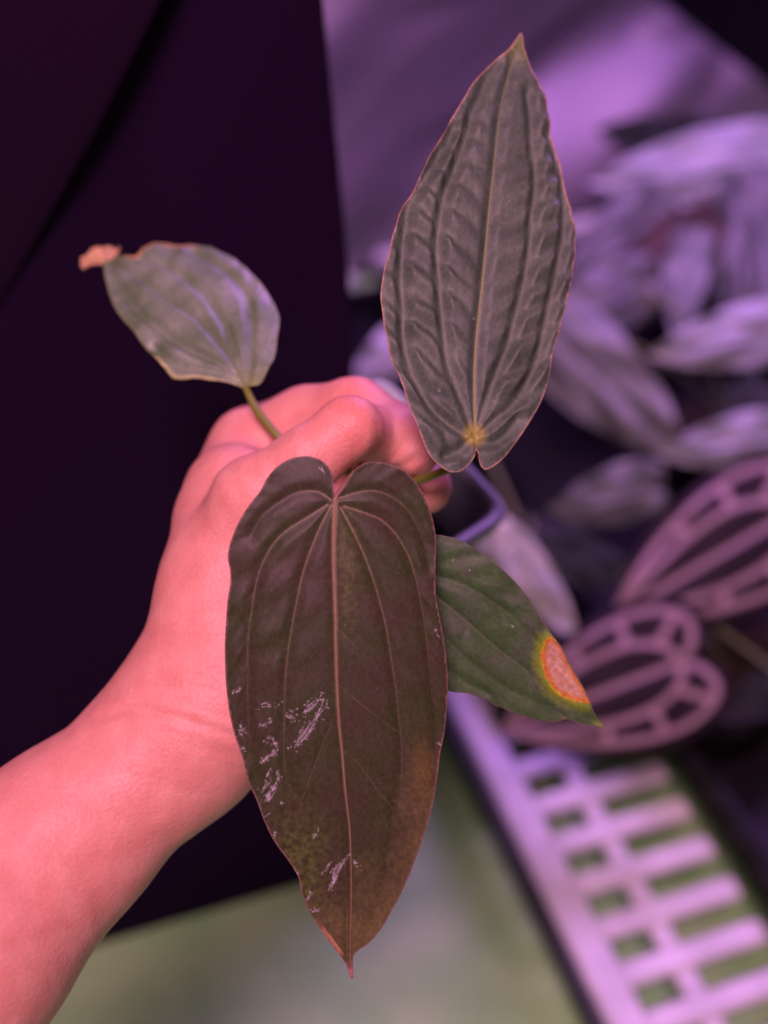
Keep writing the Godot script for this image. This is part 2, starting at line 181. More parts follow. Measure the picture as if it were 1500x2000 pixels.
func area_lamp(called: String, label: String, at: Vector3, to: Vector3, size: Vector2, c: Color, energy: float) -> void:
	var t := Transform3D(Basis(), at).looking_at(to, Vector3(0, 0, -1) if absf((to - at).normalized().y) > 0.9 else Vector3.UP)
	var o := thing(called, label, "lamp", t)
	var housing := BoxMesh.new()
	housing.size = Vector3(size.x + 0.04, size.y + 0.04, 0.03)
	part("housing", housing, mat(Color(0.5, 0.5, 0.52), 0.4), o, Transform3D(Basis(), Vector3(0, 0, 0.03)))
	var pane := BoxMesh.new()
	pane.size = Vector3(size.x, size.y, 0.006)
	var glow := mat(Color(0.9, 0.9, 0.9), 0.5)
	glow.emission_enabled = true
	glow.emission = c
	glow.emission_energy_multiplier = 1.0
	part("lamp_diffuser", pane, glow, o, Transform3D(Basis(), Vector3(0, 0, 0.011)))
	var l := AreaLight3D.new()
	l.name = called + "_beam"
	l.area_size = size
	l.light_color = c
	l.light_energy = energy
	l.area_range = 12.0
	l.area_attenuation = 2.0
	l.shadow_enabled = true
	o.add_child(l)


func build_mesh(v: PackedVector3Array, idx: PackedInt32Array, uv := PackedVector2Array(), col := PackedColorArray()) -> ArrayMesh:
	var n := PackedVector3Array()
	n.resize(v.size())
	for t in range(0, idx.size(), 3):
		var a := idx[t]
		var b := idx[t + 1]
		var c := idx[t + 2]
		var fn := (v[c] - v[a]).cross(v[b] - v[a])
		n[a] += fn
		n[b] += fn
		n[c] += fn
	for i in n.size():
		n[i] = n[i].normalized() if n[i].length_squared() > 0.0 else Vector3.UP
	var arr := []
	arr.resize(Mesh.ARRAY_MAX)
	arr[Mesh.ARRAY_VERTEX] = v
	arr[Mesh.ARRAY_NORMAL] = n
	arr[Mesh.ARRAY_INDEX] = idx
	if uv.size():
		arr[Mesh.ARRAY_TEX_UV] = uv
	if col.size():
		arr[Mesh.ARRAY_COLOR] = col
	var m := ArrayMesh.new()
	m.add_surface_from_arrays(Mesh.PRIMITIVE_TRIANGLES, arr)
	return m


func spline2(p: PackedVector2Array, closed: bool, step: float) -> PackedVector2Array:
	# Catmull-Rom through the points, resampled at an even step
	var fine := PackedVector2Array()
	var n := p.size()
	for i in (n if closed else n - 1):
		var a := p[(i - 1 + n) % n] if closed or i > 0 else p[0]
		var b := p[i]
		var c := p[(i + 1) % n]
		var d := p[(i + 2) % n] if closed or i + 2 < n else p[n - 1]
		for k in 8:
			fine.append(b.cubic_interpolate(c, a, d, k / 8.0))
	fine.append(p[0] if closed else p[n - 1])
	var out := PackedVector2Array()
	var left := 0.0
	for i in fine.size() - 1:
		var seg := fine[i].distance_to(fine[i + 1])
		while left < seg:
			out.append(fine[i].lerp(fine[i + 1], left / seg))
			left += step
		left -= seg
	if not closed:
		out.append(p[n - 1])
	return out


func flat2(a: Array) -> PackedVector2Array:
	var p := PackedVector2Array()
	for i in range(0, a.size(), 2):
		p.append(Vector2(a[i], a[i + 1]))
	return p


func tube(path: PackedVector3Array, radii: PackedFloat32Array, sides := 10) -> ArrayMesh:
	var pts := PackedVector3Array()
	var rad := PackedFloat32Array()
	var n := path.size()
	for i in n - 1:
		var a := path[maxi(i - 1, 0)]
		var d := path[mini(i + 2, n - 1)]
		for k in 6:
			pts.append(path[i].cubic_interpolate(path[i + 1], a, d, k / 6.0))
			rad.append(lerpf(radii[i], radii[i + 1], k / 6.0))
	pts.append(path[n - 1])
	rad.append(radii[n - 1])
	var v := PackedVector3Array()
	var idx := PackedInt32Array()
	var side := Vector3.ZERO
	for i in pts.size():
		var dir := (pts[mini(i + 1, pts.size() - 1)] - pts[maxi(i - 1, 0)]).normalized()
		if side == Vector3.ZERO:
			side = dir.cross(Vector3.UP if absf(dir.y) < 0.9 else Vector3.RIGHT).normalized()
		side = (side - dir * side.dot(dir)).normalized()
		var up := dir.cross(side)
		for k in sides:
			var a := TAU * k / sides
			v.append(pts[i] + (side * cos(a) + up * sin(a)) * rad[i])
	for i in pts.size() - 1:
		for k in sides:
			var a := i * sides + k
			var b := i * sides + (k + 1) % sides
			idx.append_array([a, a + sides, b, b, a + sides, b + sides])
	var first := v.size()
	v.append(pts[0])
	v.append(pts[pts.size() - 1])
	var last := (pts.size() - 1) * sides
	for k in sides:
		idx.append_array([first, k, (k + 1) % sides, first + 1, last + (k + 1) % sides, last + k])
	return build_mesh(v, idx)


func sheet(cols: int, rows: int, at: Callable, thick: float) -> ArrayMesh:
	# a cloth or foil sheet with two faces; at(u, v) gives the front face, which looks to +z
	var v := PackedVector3Array()
	var idx := PackedInt32Array()
	for side in 2:
		for j in rows + 1:
			for i in cols + 1:
				v.append(at.call(float(i) / cols, float(j) / rows) - Vector3(0, 0, thick * side))
	var w := cols + 1
	var back := w * (rows + 1)
	for j in rows:
		for i in cols:
			var a := j * w + i
			idx.append_array([a, a + w, a + 1, a + 1, a + w, a + w + 1])
			idx.append_array([back + a, back + a + 1, back + a + w, back + a + 1, back + a + w + 1, back + a + w])
	for i in cols:
		var a := i
		var b := rows * w + i
		idx.append_array([a, a + 1, back + a, a + 1, back + a + 1, back + a, b, back + b, b + 1, b + 1, back + b, back + b + 1])
	for j in rows:
		var a := j * w
		var b := j * w + cols
		idx.append_array([a, back + a, a + w, a + w, back + a, back + a + w, b, b + w, back + b, b + w, back + b + w, back + b])
	return build_mesh(v, idx)


func rounded_box(size: Vector3, bevel: float) -> ArrayMesh:
	# a box whose edges are chamfered: eight corners of three points each
	var h := size / 2.0
	var v := PackedVector3Array()
	var idx := PackedInt32Array()
	var quad := func(a: Vector3, b: Vector3, c: Vector3, d: Vector3) -> void:
		var s := v.size()
		var nn := (c - a).cross(b - a)
		if nn.dot(a + b + c + d) < 0.0:
			v.append_array([a, d, c, b])
		else:
			v.append_array([a, b, c, d])
		idx.append_array([s, s + 1, s + 2, s, s + 2, s + 3])
	for ax in 3:
		var p := (ax + 1) % 3
		var q := (ax + 2) % 3
		for s in [-1.0, 1.0]:
			var c := []
			for k in [[-1, -1], [1, -1], [1, 1], [-1, 1]]:
				var x := Vector3.ZERO
				x[ax] = s * h[ax]
				x[p] = k[0] * (h[p] - bevel)
				x[q] = k[1] * (h[q] - bevel)
				c.append(x)
			quad.call(c[0], c[1], c[2], c[3])
		for s in [-1.0, 1.0]:
			for r in [-1.0, 1.0]:
				var c := []
				for k in [[-1, 0], [1, 0], [1, 1], [-1, 1]]:
					var x := Vector3.ZERO
					x[ax] = k[0] * (h[ax] - bevel)
					x[p] = s * (h[p] if k[1] == 0 else h[p] - bevel)
					x[q] = r * (h[q] - bevel if k[1] == 0 else h[q])
					c.append(x)
				quad.call(c[0], c[1], c[2], c[3])
	for sx in [-1.0, 1.0]:
		for sy in [-1.0, 1.0]:
			for sz in [-1.0, 1.0]:
				var a := Vector3(sx * h.x, sy * (h.y - bevel), sz * (h.z - bevel))
				var b := Vector3(sx * (h.x - bevel), sy * h.y, sz * (h.z - bevel))
				var c := Vector3(sx * (h.x - bevel), sy * (h.y - bevel), sz * h.z)
				var s := v.size()
				if (c - a).cross(b - a).dot(a) < 0.0:
					v.append_array([a, c, b])
				else:
					v.append_array([a, b, c])
				idx.append_array([s, s + 1, s + 2])
	return build_mesh(v, idx)


func lathe(profile: Array, sides := 40) -> ArrayMesh:
	var v := PackedVector3Array()
	var idx := PackedInt32Array()
	for p in profile:
		for k in sides:
			var a := TAU * k / sides
			v.append(Vector3(cos(a) * p[0], p[1], sin(a) * p[0]))
	for i in profile.size() - 1:
		for k in sides:
			var a := i * sides + k
			var b := i * sides + (k + 1) % sides
			idx.append_array([a, a + sides, b, b, a + sides, b + sides])
	return build_mesh(v, idx)


func noise_image(size: int, kind: int, freq: float, seed_: int, octaves := 3) -> Image:
	var n := FastNoiseLite.new()
	n.noise_type = kind as FastNoiseLite.NoiseType
	n.frequency = freq
	n.seed = seed_
	n.fractal_octaves = octaves
	return n.get_seamless_image(size, size)


func ramp(img: Image, lo: Color, hi: Color, more: Image = null, share := 0.0) -> ImageTexture:
	var w := img.get_width()
	var out := Image.create(w, w, false, Image.FORMAT_RGB8)
	for y in w:
		for x in w:
			var t := img.get_pixel(x, y).r
			if more:
				t = lerpf(t, more.get_pixel(x, y).r, share)
			out.set_pixel(x, y, lo.lerp(hi, clampf(t, 0.0, 1.0)))
	return ImageTexture.create_from_image(out)


# ------------------------------------------------------------------ setting
func build_setting() -> void:
	var fl := MeshInstance3D.new()
	fl.name = "floor"
	var fm := BoxMesh.new()
	fm.size = Vector3(6, 0.1, 6)
	fl.mesh = fm
	add_child(fl)
	fl.position = Vector3(0, -0.05, -1.0)
	fl.set_meta("kind", "structure")
	var m := mat(Color.WHITE, 0.75, 0.4)
	m.albedo_texture = ramp(noise_image(256, FastNoiseLite.TYPE_SIMPLEX_SMOOTH, 0.012, 3, 4), lin(0.25, 0.56, 0.20), lin(0.40, 0.67, 0.29))
	m.uv1_triplanar = true
	m.uv1_world_triplanar = true
	m.uv1_scale = Vector3(2.6, 2.6, 2.6)
	fl.material_override = m
	# grow tent: black cloth front flaps, black back wall, silver lining
	var cloth := mat(lin(0.012, 0.003, 0.021), 0.85, 0.2)
	var flap := thing("tent_flap", "tall black cloth flap of the grow tent hanging beside the rack", "tent flap", RACK_AT)
	var edge := flat2(FLAP)
	part("cloth", sheet(60, 40, func(u: float, v: float) -> Vector3:
		var y := lerpf(0.95, -0.099, v)
		var xr := -0.126
		for i in range(1, edge.size() - 1):
			if y <= edge[i].y and y >= edge[i + 1].y:
				xr = lerpf(edge[i].x, edge[i + 1].x, (edge[i].y - y) / (edge[i].y - edge[i + 1].y))
		var x := lerpf(-0.95, xr, u)
		return Vector3(x, y, -0.25 + (0.006 * sin(x * 21.0 + y * 2.0) + 0.002 * sin(x * 47.0 - y * 5.0) - 0.004) * smoothstep(-0.1, 0.4, y)), 0.003), cloth, flap)
	var flap2 := thing("tent_flap", "slanting black cloth flap folded over the taller tent flap", "tent flap", RACK_AT)
	part("cloth", sheet(40, 40, func(u: float, v: float) -> Vector3:
		var y := lerpf(0.95, 0.1, v)
		var xr := -0.212 + (y - 0.694) * 0.70
		var x := lerpf(-0.95, xr, u)
		return Vector3(x, y, -0.243 + 0.012 * (xr - x) + 0.006 * sin(x * 17.0 + y * 9.0)), 0.003), mat(lin(0.013, 0.003, 0.019), 0.8, 0.22), flap2)
	var wall := thing("tent_wall", "black cloth back wall of the grow tent behind the silver foil", "tent wall", RACK_AT)
	part("cloth", sheet(30, 20, func(u: float, v: float) -> Vector3:
		return Vector3(lerpf(-0.6, 2.2, u), lerpf(0.9, -0.099, v), -1.42 + 0.012 * sin(u * 40.0 + v * 3.0)), 0.004), mat(lin(0.008, 0.006, 0.010), 0.85, 0.3), wall)
	var foil := thing("reflective_foil", "crinkled silver foil sheet shining purple on the tent wall", "foil", RACK_AT)
	var c := flat2(MYLAR)
	var n1 := FastNoiseLite.new()
	n1.seed = 4
	n1.frequency = 3.2
	n1.noise_type = FastNoiseLite.TYPE_SIMPLEX_SMOOTH
	n1.fractal_octaves = 2
	var fo := mat(lin(0.26, 0.23, 0.28), 0.56)
	fo.metallic = 0.75
	part("sheet", sheet(110, 80, func(u: float, v: float) -> Vector3:
		var x := lerpf(0.10, 1.25, u)
		var top := 0.62
		for i in range(1, 4):
			if x >= c[i].x and x <= c[i + 1].x:
				top = lerpf(c[i].y, c[i + 1].y, (x - c[i].x) / (c[i + 1].x - c[i].x))
		if x < c[1].x:
			top = lerpf(0.55, c[1].y, x / c[1].x)
		var y := lerpf(top, -0.075 - 0.34 * maxf(0.0, x - 0.6), v)
		var s := x * 0.62 - y * 0.78
		var d := x * 0.78 + y * 0.62
		return Vector3(x, y, -1.25 + 0.022 * absf(n1.get_noise_2d(s * 1.5, d * 0.55)) + 0.11 * n1.get_noise_2d(s * 0.6 + 9.0, d * 0.3)), 0.002), fo, foil)


# ------------------------------------------------------------------ rack with slats
func build_rack() -> void:
	var rack := thing("plant_rack", "white plastic slatted plant rack with a lattice top", "rack", RACK_AT)
	var m := mat(Color.WHITE, 0.5)
	m.albedo_texture = ramp(noise_image(256, FastNoiseLite.TYPE_SIMPLEX_SMOOTH, 0.02, 31, 5), lin(0.52, 0.55, 0.52), lin(0.76, 0.78, 0.77))
	m.uv1_triplanar = true
	m.uv1_world_triplanar = true
	m.uv1_scale = Vector3(4, 4, 4)
	var rail := rounded_box(Vector3(0.031, 0.018, 1.30), 0.004)
	part("rail", rail, m, rack, Transform3D(Basis(), Vector3(0.0155, -0.009, -0.45)))
	part("rail", rail, m, rack, Transform3D(Basis(), Vector3(0.79, -0.009, -0.45)))
	var slat := rounded_box(Vector3(0.126, 0.010, 0.0205), 0.003)
	var long_slat := rounded_box(Vector3(0.57, 0.012, 0.0225), 0.003)
	for k in 30:
		var z := -0.0975 + 0.1470 - 0.0416 * k
		part("slat", slat, m, rack, Transform3D(Basis(), Vector3(0.0935, -0.0075, z)))
	for k in 30:
		part("slat", long_slat, m, rack, Transform3D(Basis(), Vector3(0.49, -0.0075, 0.0495 - 0.0416 * k)))
	var bar := rounded_box(Vector3(0.018, 0.010, 1.26), 0.003)
	for x in [0.0785, 0.30, 0.43, 0.56, 0.69]:
		part("cross_bar", bar, m, rack, Transform3D(Basis(), Vector3(x, -0.0125, -0.45)))
	var shade_strip := rounded_box(Vector3(0.008, 0.030, 1.28), 0.002)
	part("shade_strip", shade_strip, mat(lin(0.03, 0.03, 0.035), 0.6), rack, Transform3D(Basis(), Vector3(-0.004, -0.022, -0.45)))  # near-black strip paints in the shade on the white rack side
	var leg := rounded_box(Vector3(0.024, 0.082, 0.024), 0.003)
	for x in [0.03, 0.77]:
		for z in [0.17, -1.07]:
			part("leg", leg, m, rack, Transform3D(Basis(), Vector3(x, -0.0585, z)))
	var tray := thing("plant_tray", "shallow black plastic tray carrying the pots on the white rack", "tray", RACK_AT)
	var black := mat(lin(0.008, 0.008, 0.009), 0.5, 0.3)
	part("base", rounded_box(Vector3(0.60, 0.008, 1.16), 0.002), black, tray, Transform3D(Basis(), Vector3(0.465, 0.004, -0.46)))
	for z in [0.12, -1.04]:
		part("wall", rounded_box(Vector3(0.60, 0.034, 0.008), 0.002), black, tray, Transform3D(Basis(), Vector3(0.465, 0.025, z)))
	for x in [0.169, 0.761]:
		part("wall", rounded_box(Vector3(0.008, 0.034, 1.15), 0.002), black, tray, Transform3D(Basis(), Vector3(x, 0.0255, -0.46)))
	var narrow := thing("plant_tray", "narrow black tray on the white rack between its rail and the wide tray", "tray", RACK_AT)
	part("base", rounded_box(Vector3(0.128, 0.008, 0.72), 0.002), black, narrow, Transform3D(Basis(), Vector3(0.098, 0.004, -0.65)))
	for z in [-0.294, -1.006]:
		part("wall", rounded_box(Vector3(0.128, 0.034, 0.008), 0.002), black, narrow, Transform3D(Basis(), Vector3(0.098, 0.025, z)))
	for x in [0.038, 0.158]:
		part("wall", rounded_box(Vector3(0.008, 0.034, 0.70), 0.002), black, narrow, Transform3D(Basis(), Vector3(x, 0.0255, -0.65)))


# ------------------------------------------------------------------ plants behind
func back_leaf_mesh(curl: float, wave: float, crush := 0.045) -> ArrayMesh:
	var half := [[0.0, 0.0], [0.012, -0.08], [0.06, -0.17], [0.17, -0.22], [0.32, -0.19], [0.43, -0.09], [0.48, 0.02], [0.5, 0.18], [0.47, 0.38], [0.39, 0.58], [0.27, 0.77], [0.13, 0.91], [0.02, 1.0]]
	var p := PackedVector2Array()
	for q in half:
		p.append(Vector2(q[0], q[1]))
	for i in range(half.size() - 1, 0, -1):
		p.append(Vector2(-half[i][0], half[i][1]))
	var o := spline2(p, true, 0.045)
	var v := PackedVector3Array()
	var uv := PackedVector2Array()
	var idx := PackedInt32Array()
	var c := Vector2(0, 0.04)
	var n := o.size()
	var rings := 9
	var crumple := FastNoiseLite.new()
	crumple.seed = 12
	crumple.frequency = 1.4
	crumple.fractal_octaves = 2
	for side in 2:
		for j in rings + 1:
			for i in n:
				var q := c.lerp(o[i], maxf(0.001, float(j) / rings))
				var e := float(j) / rings
				var z := 0.03 * absf(q.x) - curl * (q.y * q.y) - 0.25 * q.x * q.x + wave * e * e * sin(i * 0.55) - 0.012 * exp(-pow(q.x / 0.03, 2.0)) + crush * crumple.get_noise_2d(q.x * 1.6 + curl * 50.0, q.y * 1.6)
				v.append(Vector3(q.x, q.y, z - 0.004 * side))
				uv.append(Vector2(q.x + 0.5, (q.y + 0.2) / 1.2))
	var back := (rings + 1) * n
	for j in rings:
		for i in n:
			var a := j * n + i
			var b := j * n + (i + 1) % n
			idx.append_array([a, b, a + n, b, b + n, a + n])
			idx.append_array([back + a, back + a + n, back + b, back + b, back + a + n, back + b + n])
	for i in n:
		var a := rings * n + i
		var b := rings * n + (i + 1) % n
		idx.append_array([a, b, back + a, b, back + b, back + a])
	return oriented(build_mesh(v, idx, uv))


func oriented(m: ArrayMesh) -> ArrayMesh:
	# turns the winding round where the front came out facing away
	var arr := m.surface_get_arrays(0)
	var nn: PackedVector3Array = arr[Mesh.ARRAY_NORMAL]
	var total := 0.0
	for i in nn.size() / 2:
		total += nn[i].z
	if total >= 0.0:
		return m
	var idx: PackedInt32Array = arr[Mesh.ARRAY_INDEX]
	for t in range(0, idx.size(), 3):
		var k := idx[t]
		idx[t] = idx[t + 1]
		idx[t + 1] = k
	return build_mesh(arr[Mesh.ARRAY_VERTEX], idx, arr[Mesh.ARRAY_TEX_UV] if arr[Mesh.ARRAY_TEX_UV] != null else PackedVector2Array())


func vein_picture() -> ImageTexture:
	var w := 160
	var h := 192
	var img := Image.create(w, h, false, Image.FORMAT_RGB8)
	var lines := [[0.0, 0.0, 0.0, 0.5, 0.0, 0.98], [0.0, 0.0, 0.13, 0.05, 0.22, 0.22, 0.21, 0.48, 0.12, 0.76, 0.02, 0.95], [0.0, 0.0, 0.10, -0.10, 0.26, -0.12, 0.38, 0.02, 0.40, 0.24, 0.33, 0.50, 0.19, 0.76, 0.03, 0.96],
		[0.16, 0.08, 0.25, -0.02, 0.31, -0.08], [0.22, 0.24, 0.31, 0.22, 0.40, 0.22], [0.21, 0.48, 0.27, 0.5, 0.33, 0.52]]
	var segs := []
	for l in lines:
		var q := spline2(flat2(l), false, 0.03)
		for k in q.size() - 1:
			segs.append([q[k], q[k + 1]])
	var dark := Color(0.014, 0.010, 0.012)
	var pale := Color(0.27, 0.20, 0.20)
	for y in h:
		for x in w:
			var p := Vector2(absf((x + 0.5) / w - 0.5), (y + 0.5) / h * 1.2 - 0.2)
			var d := 9.0
			for s in segs:
				d = minf(d, p.distance_squared_to(Geometry2D.get_closest_point_to_segment(p, s[0], s[1])))
			var t := 1.0 - smoothstep(0.019, 0.031, sqrt(d))
			img.set_pixel(x, y, dark.lerp(pale, t).linear_to_srgb())
	return ImageTexture.create_from_image(img)


func build_back_plants() -> void:
	var mats := {}
	mats["veined"] = mat(Color.WHITE, 0.6, 0.25)
	mats["veined"].albedo_texture = vein_picture()
	var tones := {"silver": [0.28, 0.31, 0.33, 0.5], "sheen_dim": [0.16, 0.18, 0.18, 0.5], "dusky": [0.09, 0.10, 0.10, 0.52], "bronze": [0.06, 0.04, 0.035, 0.5], "dark": [0.025, 0.032, 0.028, 0.45], "pale": [0.55, 0.58, 0.56, 0.45]}  # first two tones: lamp sheen painted in as a lighter leaf colour
	var blot := noise_image(128, FastNoiseLite.TYPE_SIMPLEX_SMOOTH, 0.03, 11, 3)
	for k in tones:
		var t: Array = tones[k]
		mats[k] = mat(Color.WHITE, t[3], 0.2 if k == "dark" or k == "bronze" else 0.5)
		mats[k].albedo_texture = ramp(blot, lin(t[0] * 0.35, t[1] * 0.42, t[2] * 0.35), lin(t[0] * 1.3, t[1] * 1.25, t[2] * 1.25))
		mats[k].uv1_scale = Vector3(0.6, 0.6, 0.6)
	var smooth_leaf := back_leaf_mesh(0.10, 0.010, 0.015)
	var shapes := [back_leaf_mesh(0.10, 0.014), back_leaf_mesh(0.24, 0.022), back_leaf_mesh(0.16, 0.018)]
	var stem_m := mat(lin(0.10, 0.13, 0.05), 0.5)
	var pot_m := mat(lin(0.010, 0.010, 0.011), 0.5, 0.35)
	var soil_m := mat(lin(0.02, 0.015, 0.011), 0.95, 0.2)
	var info := {
		"A": [Vector3(0.215, 0.008, -0.245), 0.085, 0.085, "leafy plant with dark heart leaves crossed by thick pale veins"],
		"B": [Vector3(0.53, 0.008, -0.74), 0.075, 0.10, "bushy plant with painted leaf sheen standing nearest the silver foil"],
		"C": [Vector3(0.40, 0.008, -0.53), 0.07, 0.09, "plant with large smooth dusky leaves behind the dark veined plant"],
		"D": [Vector3(0.098, 0.008, -0.42), 0.052, 0.09, "small plant with a few pale narrow leaves beside the rack rail"]}
	for key in info:
		var i: Array = info[key]
		var at := Transform3D(RACK_AT.basis, RACK_AT * (i[0] as Vector3))
		var o := thing("leafy_plant", i[3], "plant", at)
		var r: float = i[1]
		var h: float = i[2]
		var pot := part("pot", lathe([[0.001, 0.0], [r * 0.78, 0.0], [r * 0.97, h * 0.9], [r * 1.03, h * 0.9], [r * 1.03, h], [r * 0.95, h], [r * 0.9, h * 0.8], [0.001, h * 0.8]]), pot_m, o)
		part("soil", lathe([[0.001, h * 0.86], [r * 0.6, h * 0.85], [r * 0.93, h * 0.82]]), soil_m, pot)
		var k := 0
		for b in BACK_LEAVES:
			if b[0] != key:
				continue
			var t: Transform3D = b[4]
			var local := at.affine_inverse() * t
			var root := Vector3(0.02 * sin(k * 2.4), h * 0.84, 0.02 * cos(k * 2.4))
			var tip := local.origin
			var mid := root.lerp(tip, 0.55) + Vector3(0, 0.03, 0)
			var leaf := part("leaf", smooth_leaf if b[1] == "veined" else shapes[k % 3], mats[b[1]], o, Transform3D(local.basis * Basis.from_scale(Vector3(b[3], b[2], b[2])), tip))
			leaf.set_meta("label", {"veined": "dark heart leaf with thick pale veins", "silver": "leaf with bright sheen painted into its colour", "sheen_dim": "broad leaf with faint sheen painted into its colour", "dusky": "dusky grey green leaf", "bronze": "dark bronze leaf", "dark": "almost black leaf", "pale": "small pale leaf"}[b[1]])
			part("petiole", tube(PackedVector3Array([root, mid, tip + local.basis.z * -0.002]), PackedFloat32Array([0.0035, 0.003, 0.0022]), 8), stem_m, o)
			k += 1


# ------------------------------------------------------------------ the plant in the hand
const STEP := 0.05      # height grid, cm
const TEXEL := 0.022    # colour grid, cm

func seg_dist(p: Vector2, a: Vector2, b: Vector2) -> float:
	var ab := b - a
	return p.distance_to(a + ab * clampf((p - a).dot(ab) / maxf(ab.length_squared(), 1e-9), 0.0, 1.0))


func stamp_line(grid: PackedFloat32Array, w: int, h: int, o: Vector2, step: float, path: PackedVector2Array, w0: float, w1: float, value0: float, value1 := -1.0) -> void:
	# keeps the largest of value * exp(-(d / width)^2)
	var n := path.size()
	for i in n - 1:
		var a := path[i]
		var b := path[i + 1]
		var wd := lerpf(w0, w1, float(i) / n)
		var reach := wd * 2.4
		var value := value0 if value1 < 0.0 else lerpf(value0, value1, sqrt(float(i) / n))
		var x0 := maxi(0, int((minf(a.x, b.x) - reach - o.x) / step))
		var x1 := mini(w - 1, int((maxf(a.x, b.x) + reach - o.x) / step) + 1)
		var y0 := maxi(0, int((minf(a.y, b.y) - reach - o.y) / step))
		var y1 := mini(h - 1, int((maxf(a.y, b.y) + reach - o.y) / step) + 1)
		for y in range(y0, y1 + 1):
			for x in range(x0, x1 + 1):
				var d := seg_dist(o + Vector2(x, y) * step, a, b) / wd
				if d < 2.4:
					var k := value * exp(-d * d)
					if k > grid[y * w + x]:
						grid[y * w + x] = k


func chamfer(w: int, h: int, o: Vector2, step: float, paths: Array) -> PackedFloat32Array:
	# distance in cm to the nearest of the paths
	var g := PackedFloat32Array()
	g.resize(w * h)
	g.fill(99.0)
	for path in paths:
		for q in spline2(path, false, step * 0.7):
			var x := roundi((q.x - o.x) / step)
			var y := roundi((q.y - o.y) / step)
			if x >= 0 and y >= 0 and x < w and y < h:
				g[y * w + x] = 0.0
	var s := step
	var t := step * 1.414
	for y in range(1, h):
		for x in range(1, w - 1):
			var i := y * w + x
			g[i] = minf(minf(g[i], g[i - 1] + s), minf(g[i - w] + s, minf(g[i - w - 1] + t, g[i - w + 1] + t)))
	for y in range(h - 2, -1, -1):
		for x in range(w - 2, 0, -1):
			var i := y * w + x
			g[i] = minf(minf(g[i], g[i + 1] + s), minf(g[i + w] + s, minf(g[i + w - 1] + t, g[i + w + 1] + t)))
	return g


func sample(g: PackedFloat32Array, w: int, h: int, o: Vector2, step: float, p: Vector2) -> float:
	var q := (p - o) / step
	var x := clampi(int(q.x), 0, w - 2)
	var y := clampi(int(q.y), 0, h - 2)
	var fx := clampf(q.x - x, 0.0, 1.0)
	var fy := clampf(q.y - y, 0.0, 1.0)
	var i := y * w + x
	return lerpf(lerpf(g[i], g[i + 1], fx), lerpf(g[i + w], g[i + w + 1], fx), fy)


# how each blade bends (cm): cup over the width, droop along the length, pucker height and period, groove depth
const FORM := {
	"front": {"cup": -0.045, "droop": 0.006, "pucker": 0.04, "period": 1.5, "slope": 0.55, "groove": 0.055, "wave": 0.06},
	"upper": {"cup": -0.03, "droop": 0.006, "pucker": 0.25, "period": 1.05, "slope": 0.62, "groove": 0.07, "wave": 0.05},
	"back": {"cup": -0.13, "droop": 0.02, "pucker": 0.13, "period": 1.7, "slope": 0.5, "groove": 0.14, "wave": 0.08},
	"lower": {"cup": -0.03, "droop": 0.006, "pucker": 0.035, "period": 1.0, "slope": 0.6, "groove": 0.08, "wave": 0.05}}


